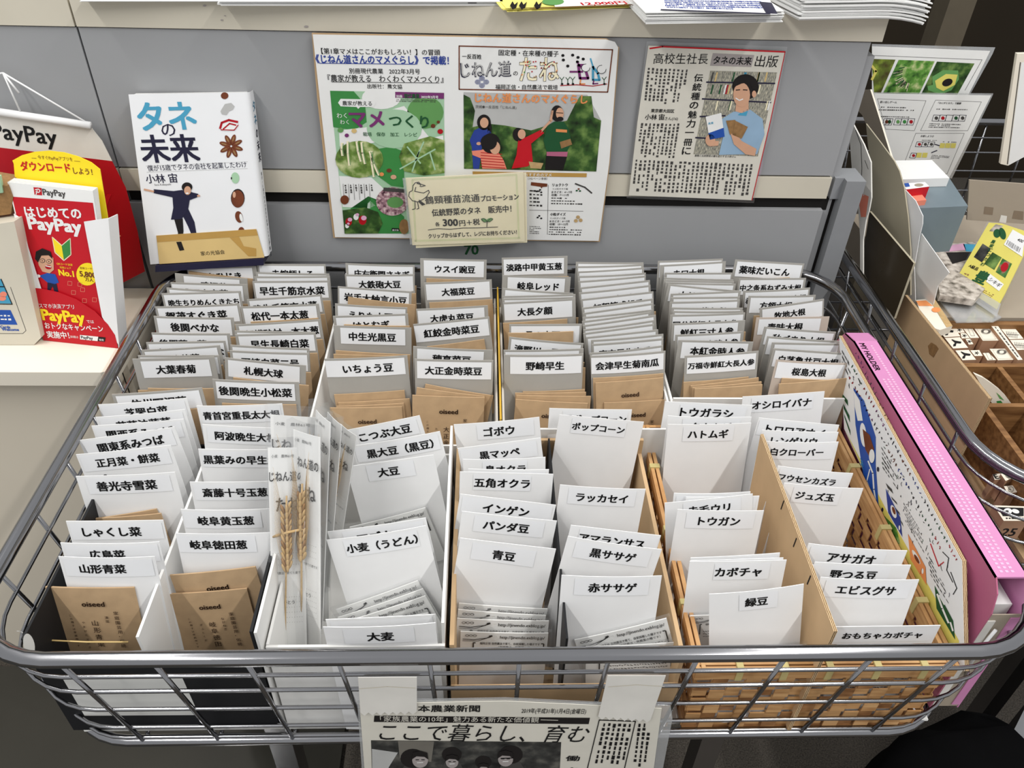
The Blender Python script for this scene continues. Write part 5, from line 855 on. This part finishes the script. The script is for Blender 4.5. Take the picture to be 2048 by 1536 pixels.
sheetthing('beige_board', (.615, .5, 0), (-.96, -.28, 0), ZR, [(470, 345), (620, 540), (760, 730), (812, 830), (860, 1000), (900, 1300), (925, 1640), (925, 2100), (700, 2100), (560, 1500), (520, 1240), (525, 800), (490, 560)], 'khaki_board', .002, 'tall beige board curling behind the dark brown folder', 'board')
sheetthing('cream_panel', (.645, .6, 0), (-.97, -.25, 0), ZR, [(425, 0), (515, -5), (620, 330), (730, 690), (760, 735), (640, 700), (470, 345), (430, 255), (365, 190)], 'sign_grey', .003, 'upright cream edged panel at the right end of the counter', 'board', 'table_cream')
sheetthing('plastic_wrap', (.525, .6, 0), (-.94, -.34, 0), ZR, [(330, 330), (365, 400), (450, 560), (520, 740), (525, 1100), (500, 1240), (470, 1330), (440, 1536), (440, 2000), (410, 2000), (410, 1500), (375, 1000), (325, 800), (298, 420), (310, 378)], 'tape', .002, 'crumpled white plastic sleeves wedged between counter post and beige board', 'plastic sleeve', None,
    lambda s: (s.line([(365, 410), (420, 560), (430, 800), (420, 1000)], 6, 'dk_grey', 1), s.line([(460, 720), (495, 810)], 5, 'dk_grey', 1), s.poly([(385, 1040), (500, 1090), (470, 1300), (420, 1300)], 'salmon', 1), s.line([(400, 1010), (450, 1020), (450, 1080)], 8, 'paper', 2)))
sheetthing('white_sheet', (.645, .5, 0), (-.94, -.34, 0), Z5, [(742, 318), (945, 605), (862, 700), (790, 1000), (700, 1000), (680, 690), (690, 560)], 'paper', .001, 'bent white card standing behind the brown folder', 'card')
sheetthing('curled_sleeve', (.632, .5, 0), (-.94, -.34, 0), Z5, [(625, 0), (700, 80), (752, 190), (750, 250), (730, 330), (690, 560), (700, 900), (640, 900), (645, 400)], 'white_card', .001, 'curled translucent white sheet beside the salmon box', 'sheet')
def lamA(s):
    s.line([(385, 405), (1185, 437), (1060, 660)], 3, 'dk_grey', 1)
    s.poly([(375, 430), (552, 436), (445, 680), (395, 676)], 'barkgreen', 1); s.poly([(575, 437), (840, 447), (722, 692), (460, 682)], 'tendril', 1); s.poly([(855, 450), (1130, 464), (1000, 698), (738, 692)], 'foliage', 1)
    for i in range(40): a = random.uniform(2.0, 4.6); x, y = 660, 560; s.line([(x+60*math.cos(a), y-70*math.sin(a)-20), (x+135*math.cos(a)*random.uniform(.7, 1), y-110*math.sin(a)*random.uniform(.7, 1))], 4, 'cream_paper' if i % 2 else 'dkgreen', 2)
    s.poly([(820, 560), (900, 512), (1010, 515), (1015, 580), (960, 660), (880, 690), (790, 660), (785, 630), (825, 620)], 'midgreen', 2); s.poly([(840, 590), (920, 540), (1005, 545), (985, 620), (900, 665), (850, 640)], 'pack_yellow', 3); s.ell(930, 602, 40, 26, 'hair', 4, -.4); s.line([(370, 470), (410, 520), (380, 580)], 18, 'pack_yellow', 2)
sheetthing('laminated_sheet', (0, .945, 0), BACKN, ZQ, [(380, 322), (1282, 347), (1262, 395), (1060, 760), (380, 740)], 'clear_edge', .0006, 'laminated sheet with three green plant photographs at upper right', 'laminated sheet', None, lambda s: (s.poly([(380, 338), (1245, 372), (1060, 745), (380, 730)], 'paper', .5), lamA(s)))
def lamB(s):
    for (a, c, d_, e_) in (((420, 722), (775, 736), (690, 955), (480, 945)), ((845, 732), (1180, 745), (1080, 955), (735, 955)), ((700, 975), (1055, 975), (930, 1270), (590, 1260))): s.line([a, c, d_, e_], 2.5, 'dk_grey', 1, True)
    s.text('思い出しゲーム', 437, 752, 560, 754, 'ink', 1, .02); s.text('「なにがとなり」で観察', 862, 758, 1030, 762, 'ink', 1, .02); s.text('お話しよう①', 735, 1000, 830, 1002, 'ink', 1, .02)
    for q in (((445, 775), (640, 780), (636, 795), (441, 790)), ((430, 795), (710, 800), (705, 815), (426, 810)), ((850, 790), (1095, 795), (1090, 808), (846, 804)), ((445, 845), (665, 850), (660, 862), (440, 858)), ((800, 898), (1040, 905), (1030, 940), (790, 935)), ((820, 1130), (960, 1140), (940, 1165), (805, 1160)), ((745, 1020), (860, 1022), (855, 1032), (740, 1030)), ((900, 1030), (1010, 1035), (1005, 1046), (896, 1042))): s.greek(q, 1 if q[3][1]-q[0][1] < 20 else 3, 'dk_grey', L=2)
    def cell(x, y, w, h, m):
        s.line([(x, y), (x+w, y+2), (x+w-14, y+h), (x-14, y+h-2)], 3, 'navy', 2, True)
        if m: s.ell(x+w*.4, y+h*.5, w*.28, h*.28, m, 2)
    for x, m in ((470, 'brown'), (490, 'dkgreen')): cell(x, 866, 45, 48, m)
    for i, m in enumerate(('midgreen', 'green', 'darkred')): cell(552+i*48, 866, 46, 48, m)
    for i, m in enumerate(('dk_grey', 'darkred', None, 'dkgreen', 'dk_grey')): cell(832+i*48, 840, 46, 46, m)
    for i, m in enumerate(('darkred', 'dk_grey', 'dk_grey')): cell(710+i*44, 1036, 42, 38, m)
    cell(668, 1118, 40, 38, 'darkred')
    for x, y in ((880, 1046), (920, 1046), (960, 1046), (710, 1116), (752, 1116)): s.poly([(x, y), (x+36, y+1), (x+28, y+36), (x-8, y+35)], 'pack_yellow', 2)
    s.line([(840, 1055), (872, 1064)], 7, 'navy', 2); s.line([(855, 1100), (815, 1116)], 7, 'navy', 2)
sheetthing('laminated_sheet', (0, .925, 0), BACKN, ZQ, [(400, 676), (1268, 684), (1255, 715), (965, 1305), (400, 1275)], 'clear_edge', .0006, 'laminated game instruction sheet with small pictured cards, in front of the plant photographs', 'laminated sheet', None, lambda s: (s.poly([(400, 684), (1252, 697), (945, 1300), (400, 1270)], 'paper', .5), lamB(s)))
zs = .775
def flatbox(name, q, z, h, m, label, cat, zone=(0, 0, 1), side=None, group=None, ops=None):
    ox, oy, k = zone; p = [atz(ox+x/k, oy+y/k, z) for x, y in q]; b = MB(); b.slab(p, (0, 0, 1), h, m, side); o = b.build(name, origin=p[0]-V((0, 0, h)), label=label, cat=cat, group=group)
    if ops: s = Sheet((0, 0, z+.0002), (0, 0, 1), zone); ops(s); s.build('print', parent=o)
    return o
flatbox('slate_box', [(1780, 352), (1896, 352), (1936, 412), (1850, 416), (1800, 416)], zs, .075, 'slate_blue', 'grey-blue box top carrying white cards in the neighbouring wagon', 'box')
flatbox('card_pile', [(1789, 321), (1864, 320), (1899, 356), (1800, 359)], zs+.014, .0135, 'paper', 'block of white cards lying on the grey-blue box', 'card pile')
flatbox('red_carton', [(1806, 367), (1850, 364), (1859, 373), (1812, 379)], zs+.02, .05, 'white_card', 'small red and white carton on the grey-blue box', 'box', side='red', ops=lambda s: (s.poly([(1808, 367), (1817, 366), (1820, 373), (1811, 374)], 'blue', 1), s.ell(1838, 370, 9, 3, 'sign_grey', 1)))
flatbox('salmon_carton', [(1806, 386), (1840, 384), (1853, 400), (1812, 404)], zs+.008, .05, 'salmon', 'small salmon pink carton in front of the red and white carton', 'box')
flatbox('magazine', [(1862, 490), (1975, 482), (1985, 560), (1950, 600), (1880, 590)], .678, .01, 'print_mix', 'grey printed booklets lying below the acrylic stand', 'booklet', ops=lambda s: (s.poly([(1905, 490), (1928, 487), (1932, 500), (1892, 504)], 'pink_light', 1), s.poly([(1926, 488), (1956, 489), (1950, 504), (1932, 503)], 'teal_blue', 1), s.poly([(1892, 505), (1950, 504), (1940, 518), (1905, 528)], 'hair', 1)))
b = MB(); q = [aty(*p, .735) for p in ((1846, 440), (1880, 444), (1872, 495), (1846, 530))]; b.slab(q, BACKN, .02, 'black'); s = Sheet((0, .7345, 0), BACKN); s.ell(1858, 470, 8, 9, 'brown', 1); s.line([(1847, 445), (1866, 448)], 4, 'salmon', 1); pb = b.build('black_booklet', origin=q[2], label='black booklet with red picture beside the acrylic stand', cat='booklet'); s.build('print', parent=pb)
sheetthing('cardboard_sign', (0, .74, .7), leaned(4), (0, 0, 1), [(1939, 360), (2064, 369), (2064, 449), (1934, 440)], 'sign_grey', .003, 'grey cardboard sign seen from behind with brown tape patches', 'sign', None, lambda s: (s.poly([(1969, 413), (1987, 415), (1985, 430), (1967, 428)], 'tape_brown', 1), s.poly([(2028, 421), (2047, 423), (2046, 440), (2024, 437)], 'tape_brown', 1), s.poly([(2002, 430), (2014, 432), (2012, 446), (1998, 444)], 'tape', 1)))
sheetthing('hanging_card', (0, .82, .9), BACKN, (1848, 80, 4.8), [(895, 132), (1040, 128), (1040, 1080), (808, 1206), (735, 1190)], 'table_cream', .006, 'thick cream card bundle hanging at the upper right edge', 'card', None, lambda s: (s.poly([(935, 215), (1040, 205), (1040, 1080), (808, 1204)], 'paper', 1), s.line([(925, 215), (800, 1190)], 9, 'dk_grey', 1)))
flatbox('orange_booklet', [(1832, 600), (1868, 596), (1905, 652), (1880, 660), (1850, 650)], .672, .012, 'table_cream', 'cream and orange booklet lying behind the cardboard flap', 'booklet', ops=lambda s: (s.poly([(1832, 602), (1852, 601), (1866, 612), (1838, 612)], 'orange', 1), s.poly([(1858, 598), (1868, 596), (1905, 652), (1893, 655)], 'straw', 1), s.ell(1872, 620, 9, 5, 'orange', 2)))
# yellow packs in an acrylic stand
zt_ = .665; pA, pn = on_table(Z5, (985, 690), (1290, 880), zt_, 42)
def pack(off, first):
    s = Sheet(pA+pn*off, pn, Z5); s.base([(1235, 238), (1330, 245), (1500, 300), (1560, 330), (1350, 760), (1290, 872), (985, 670)], 'pack_yellow', .002)
    if first:
        s.poly([(1285, 250), (1340, 262), (1300, 310), (1238, 300)], 'print_mix', 1); s.ell(1295, 318, 26, 32, 'dkgreen', 2); s.ell(1335, 320, 24, 44, 'dkgreen', 2, -.3); s.poly([(1190, 392), (1250, 430), (1185, 530), (1125, 490)], 'greyphoto', 1); s.poly([(1262, 455), (1330, 495), (1275, 585), (1200, 540)], 'foliage', 1); s.poly([(1335, 500), (1405, 540), (1355, 645), (1285, 600)], 'flower', 1); s.ell(1350, 565, 26, 36, 'darkred', 2, .5)
        for i, (x, y) in enumerate(((1262, 385), (1250, 415), (1240, 445), (1225, 480), (1210, 515), (1185, 550))): s.text('農家につたわ'[i], x-14, y, x+14, y+8, 'dkgreen', 1, .03, 3)
        s.text('豊', 1115, 655, 1200, 690, 'dkgreen', 1.1, .05, 2); s.text('A級品', 1085, 560, 1150, 590, 'ink', 1, .03, 2); s.greek([(1060, 600), (1110, 620), (1080, 680), (1030, 660)], 3, 'straw_dark', L=1); s.greek([(1150, 700), (1290, 770), (1260, 800), (1120, 730)], 3, 'straw_dark', L=1)
        s.poly([(1240, 610), (1345, 690), (1310, 740), (1215, 670)], 'white_card', 2); s.text('シキギ', 1230, 660, 1310, 715, 'ink', 1, .01, 3)
        s.poly([(1410, 290), (1500, 340), (1480, 490), (1345, 400)], 'white_card', 2); s.text('400', 1440, 370, 1480, 388, 'ink', 1, .02, 3)
        for i in range(14): x = 1372+i*7; s.line([(x+4, 368+i*4.4), (x-8, 400+i*4.4)], random.choice([1.5, 3, 4]), 'ink', 3)
    s.build('yellow_pack', label='front yellow seed pack with price sticker in the acrylic stand' if first else 'yellow seed pack behind the priced one in the acrylic stand', cat='seed pack', group='yellow packs')
pack(0, True); pack(-.005, False)
t = empty('acrylic_stand', pA, 'clear acrylic stand holding the yellow seed packs', 'display stand'); Zt = Z5
def acr(name, q, off, n=None, m='clear'):
    s = Sheet(pA+pn*off, pn, Z5); s.base(q, m, .002); s.build(name, parent=t)
acr('back_plate', [(1225, 225), (1580, 330), (1310, 905), (965, 690)], -.012); acr('front_lip', [(1010, 640), (1320, 830), (1290, 925), (960, 700)], .010, None, 'clear_edge')
b = MB(); q = [atz(1640+x/3.657, 380+y/3.657, zt_-.004) for x, y in ((850, 770), (1110, 770), (1330, 930), (1270, 960), (1000, 965))]; b.slab(q, (0, 0, 1), .002, 'clear_edge'); b.build('foot_plate', t)
# wooden stamp tray on a carton
b = MB(); b.box(.585, 1.0, .205, .585, RZ-.167, .578, 'cardboard'); bxo = b.build('brown_carton', origin=(.8, .4, RZ-.167), label='brown carton under the wooden stamp tray in the neighbouring wagon', cat='box')
s = Sheet((0, .2046, 0), BACKN, (1848, 880, 6.4)); s.text('25', 960, 1225, 1150, 1225, 'hair', 1, .03, 1); s.build('print', parent=bxo)
t = empty('stamp_tray', (.8, .4, .578), 'wooden compartment tray of rubber stamps in the neighbouring wagon', 'tray'); b = MB(); b.box(.595, 1.0, .215, .578, .578, .583, 'wood'); b.build('base', t)
for nm, bx in (('side_wall', (.595, .603, .215, .578)), ('back_wall', (.603, 1.0, .568, .578)), ('front_wall', (.603, 1.0, .215, .223)), ('partition', (.603, 1.0, .470, .478)), ('partition', (.603, 1.0, .388, .395)), ('partition', (.603, 1.0, .287, .294)), ('partition', (.655, .662, .294, .388)), ('partition', (.655, .662, .395, .470))):
    b = MB(); b.box(*bx, .583, .652, 'wood'); b.build(nm, t)
b = MB(); b.box(.605, 1.0, .582, .90, .60, .655, 'sign_grey'); b.build('low_box', origin=(.8, .7, .6), label='low grey box behind the stamp tray carrying booklets and stands', cat='box')
ZT = (1848, 560, 9.6); ZU = (1848, 880, 6.4)
def st(q, kind, label, zone=ZT, z=.645, h=.034):
    ox, oy, k = zone; cx = sum(p[0] for p in q)/4; cy = sum(p[1] for p in q)/4; w_ = abs(q[1][0]-q[0][0])
    def ops(s):
        if kind == 'bird': s.poly([(cx-90, cy-70), (cx-20, cy-40), (cx+95, cy-20), (cx+85, cy+15), (cx, cy+10), (cx-15, cy+65), (cx-65, cy+70), (cx-60, cy+30), (cx-30, cy+5), (cx-95, cy-55)], 'ink', 1)
        if kind == 'star':
            for a in range(5): s.line([(cx, cy), (cx+40*math.cos(a*1.257), cy+32*math.sin(a*1.257))], 12, 'ink', 1)
        if kind == 'ring':
            for a in range(28): s.line([(cx-5+50*math.cos(a*.2244), cy-45+28*math.sin(a*.2244)), (cx-5+95*math.cos(a*.2244), cy-45+55*math.sin(a*.2244))], 6, 'dk_grey', 1)
            s.line([(q[0][0]+60, q[0][1]+25), (q[1][0]-10, q[1][1]+25), (q[2][0]-60, q[2][1]-25), (q[3][0]+5, q[3][1]-25)], 3, 'sign_grey', 1, True)
        if kind == 'card': s.line([(cx-60, cy-75), (cx+15, cy-75), (cx+75, cy+60), (cx+5, cy+60)], 4, 'dk_grey', 1, True)
        if kind == 'branch':
            for a in range(7): s.line([(cx-100+a*30, cy+10-a*2), (cx-120+a*34, cy-50+a*4)], 6, 'ink', 1); s.line([(cx-90+a*30, cy+10), (cx-80+a*28, cy+60+a*4)], 6, 'ink', 1)
            s.line([(cx-120, cy+5), (cx+130, cy+20)], 6, 'ink', 1)
        if kind == 'text': s.greek([(q[0][0]+40, q[0][1]+20), (q[1][0]-20, q[1][1]+20), (q[2][0]-30, q[2][1]-10), (q[3][0]+10, q[3][1]-10)], 1, 'dk_grey', True)
        if kind == 'K': s.line([(cx+34*math.cos(a*.63), cy+34*math.sin(a*.63)) for a in range(10)], 4, 'ink', 1, True); s.text('K', cx-14, cy+14, cx+12, cy+14, 'ink', 1, .02)
        if kind == 'E': s.text('E', cx-26, cy+28, cx+26, cy+28, 'ink', 1, .05)
        if kind == 'black': s.poly([(940, 860), (1275, 870), (1275, 975), (1010, 975)], 'ink', 1); s.ell(1070, 915, 55, 40, 'paper', 2); s.ell(1060, 918, 22, 16, 'dk_grey', 3); s.ell(1170, 915, 50, 26, 'paper', 2, .3); s.greek([(1040, 985), (1275, 988), (1280, 1020), (1050, 1020)], 1, 'ink')
    flatbox('rubber_stamp', q, z, h, 'table_cream', label, 'rubber stamp', zone, 'stamp_wood', 'rubber stamps in the tray', ops)
st([(240, 900), (560, 895), (700, 1080), (392, 1098)], 'bird', 'rear stamp with black bird-like figure next to the cardboard flap'); st([(398, 1112), (690, 1098), (848, 1300), (560, 1314)], 'bird', 'middle stamp with black bird-like figure next to the cardboard flap'); st([(602, 1352), (858, 1342), (1000, 1530), (740, 1540)], 'bird', 'front stamp with black bird-like figure next to the cardboard flap')
st([(565, 908), (722, 905), (785, 1008), (650, 1015)], 'star', 'rearmost small stamp with a black star'); st([(700, 1022), (800, 1018), (878, 1114), (725, 1122)], 'star', 'second small star stamp from the rear'); st([(800, 1132), (885, 1126), (948, 1230), (860, 1240)], 'star', 'third small star stamp from the rear'); st([(888, 1350), (1060, 1344), (1128, 1455), (975, 1460)], 'star', 'front small star stamp below the gap')
st([(738, 912), (910, 908), (1058, 1108), (892, 1114)], 'card', 'narrow stamp with framed lines beside the rear ring stamp'); st([(948, 904), (1258, 903), (1442, 1162), (1128, 1164)], 'ring', 'rear stamp with a ring of rays'); st([(1258, 1322), (1568, 1318), (1740, 1530), (1420, 1540)], 'ring', 'front stamp with a ring of rays'); st([(1128, 1402), (1240, 1398), (1385, 1535), (1218, 1542)], 'card', 'narrow stamp with framed lines beside the front ring stamp')
st([(1286, 874), (1414, 873), (1895, 1530), (1802, 1536)], 'text', 'long white label strip between ring stamps and branch stamps', z=.650, h=.02); st([(1480, 942), (1758, 940), (1912, 1128), (1642, 1136)], 'branch', 'rear stamp with a branch of leaves'); st([(1650, 1150), (1918, 1145), (2060, 1330), (1790, 1345)], 'branch', 'front stamp with a branch of leaves')
st([(982, 435), (1095, 372), (1184, 465), (1046, 524)], 'K', 'square stamp with a circled letter in the front compartment', ZU, .625); st([(1022, 592), (1164, 577), (1190, 668), (1072, 688)], 'K', 'square stamp just in front of the circled letter stamp', ZU, .618); st([(878, 440), (980, 428), (1000, 500), (905, 510)], 'E', 'small stamp with letter bars beside the circled letter stamp', ZU, .62); st([(890, 836), (1330, 850), (1330, 1034), (1020, 1034)], 'black', 'large stamp with black picture panel nearest the wagon rail', ZU, .632, .03)
sheetthing('leaf_bag', (0, .402, 0), BACKN, (1848, 720, 8.535), [(860, 240), (1010, 305), (1150, 400), (1290, 510), (1400, 620), (1545, 815), (1225, 826), (1100, 655), (900, 300)], 'table_cream', .004, 'cream bag with printed green leaf standing in the stamp tray', 'bag', None, lambda s: (s.poly([(1230, 550), (1290, 600), (1370, 690), (1290, 660)], 'midgreen', 1), s.poly([(1235, 700), (1310, 690), (1360, 760), (1300, 775), (1250, 740)], 'green', 1), s.poly([(1370, 765), (1430, 770), (1450, 805), (1400, 800)], 'dk_grey', 1)))
# black bag on the carpet, dark panel
b = MB(); vs = []; fs = []; nu, nv = 22, 12
for j in range(nv+1):
    for i in range(nu):
        a = 2*math.pi*i/nu; t_ = j/nv; rr = (1-.35*t_**2)*(1+.07*math.sin(3*a+5*t_)+.05*math.sin(7*a-9*t_)); vs.append((.555+.135*rr*math.cos(a)*(1 if j < nv else .8), .085+.085*rr*math.sin(a)*(1 if j < nv else .7), .38*t_+.012*math.sin(4*a+3)*t_))
for j in range(nv):
    for i in range(nu): k = (i+1) % nu; fs.append((j*nu+i, j*nu+k, (j+1)*nu+k, (j+1)*nu+i))
fs += [tuple(range(nu-1, -1, -1)), tuple(nv*nu+i for i in range(nu))]; b.add(vs, fs, 'bag_black', True); bg = b.build('black_bag', origin=(.555, .085, 0), label='black cloth bag on the carpet under the right front corner of the wagon', cat='bag')
b = MB(); b.box(.50, .56, .0, .004, .372, .38, 'dk_grey'); b.build('handle', bg)
flatbox('floor_unit', [(2062, 1392), (2200, 1392), (2200, 1640), (1950, 1640), (1985, 1545)], .30, .299, 'steel_grey', 'grey low unit at the lower right corner beside the black bag', 'low unit', side='dk_grey')
for o in list(SC.objects):
    if o.type == 'MESH' and o.data.users == 1: o.data.name = o.name
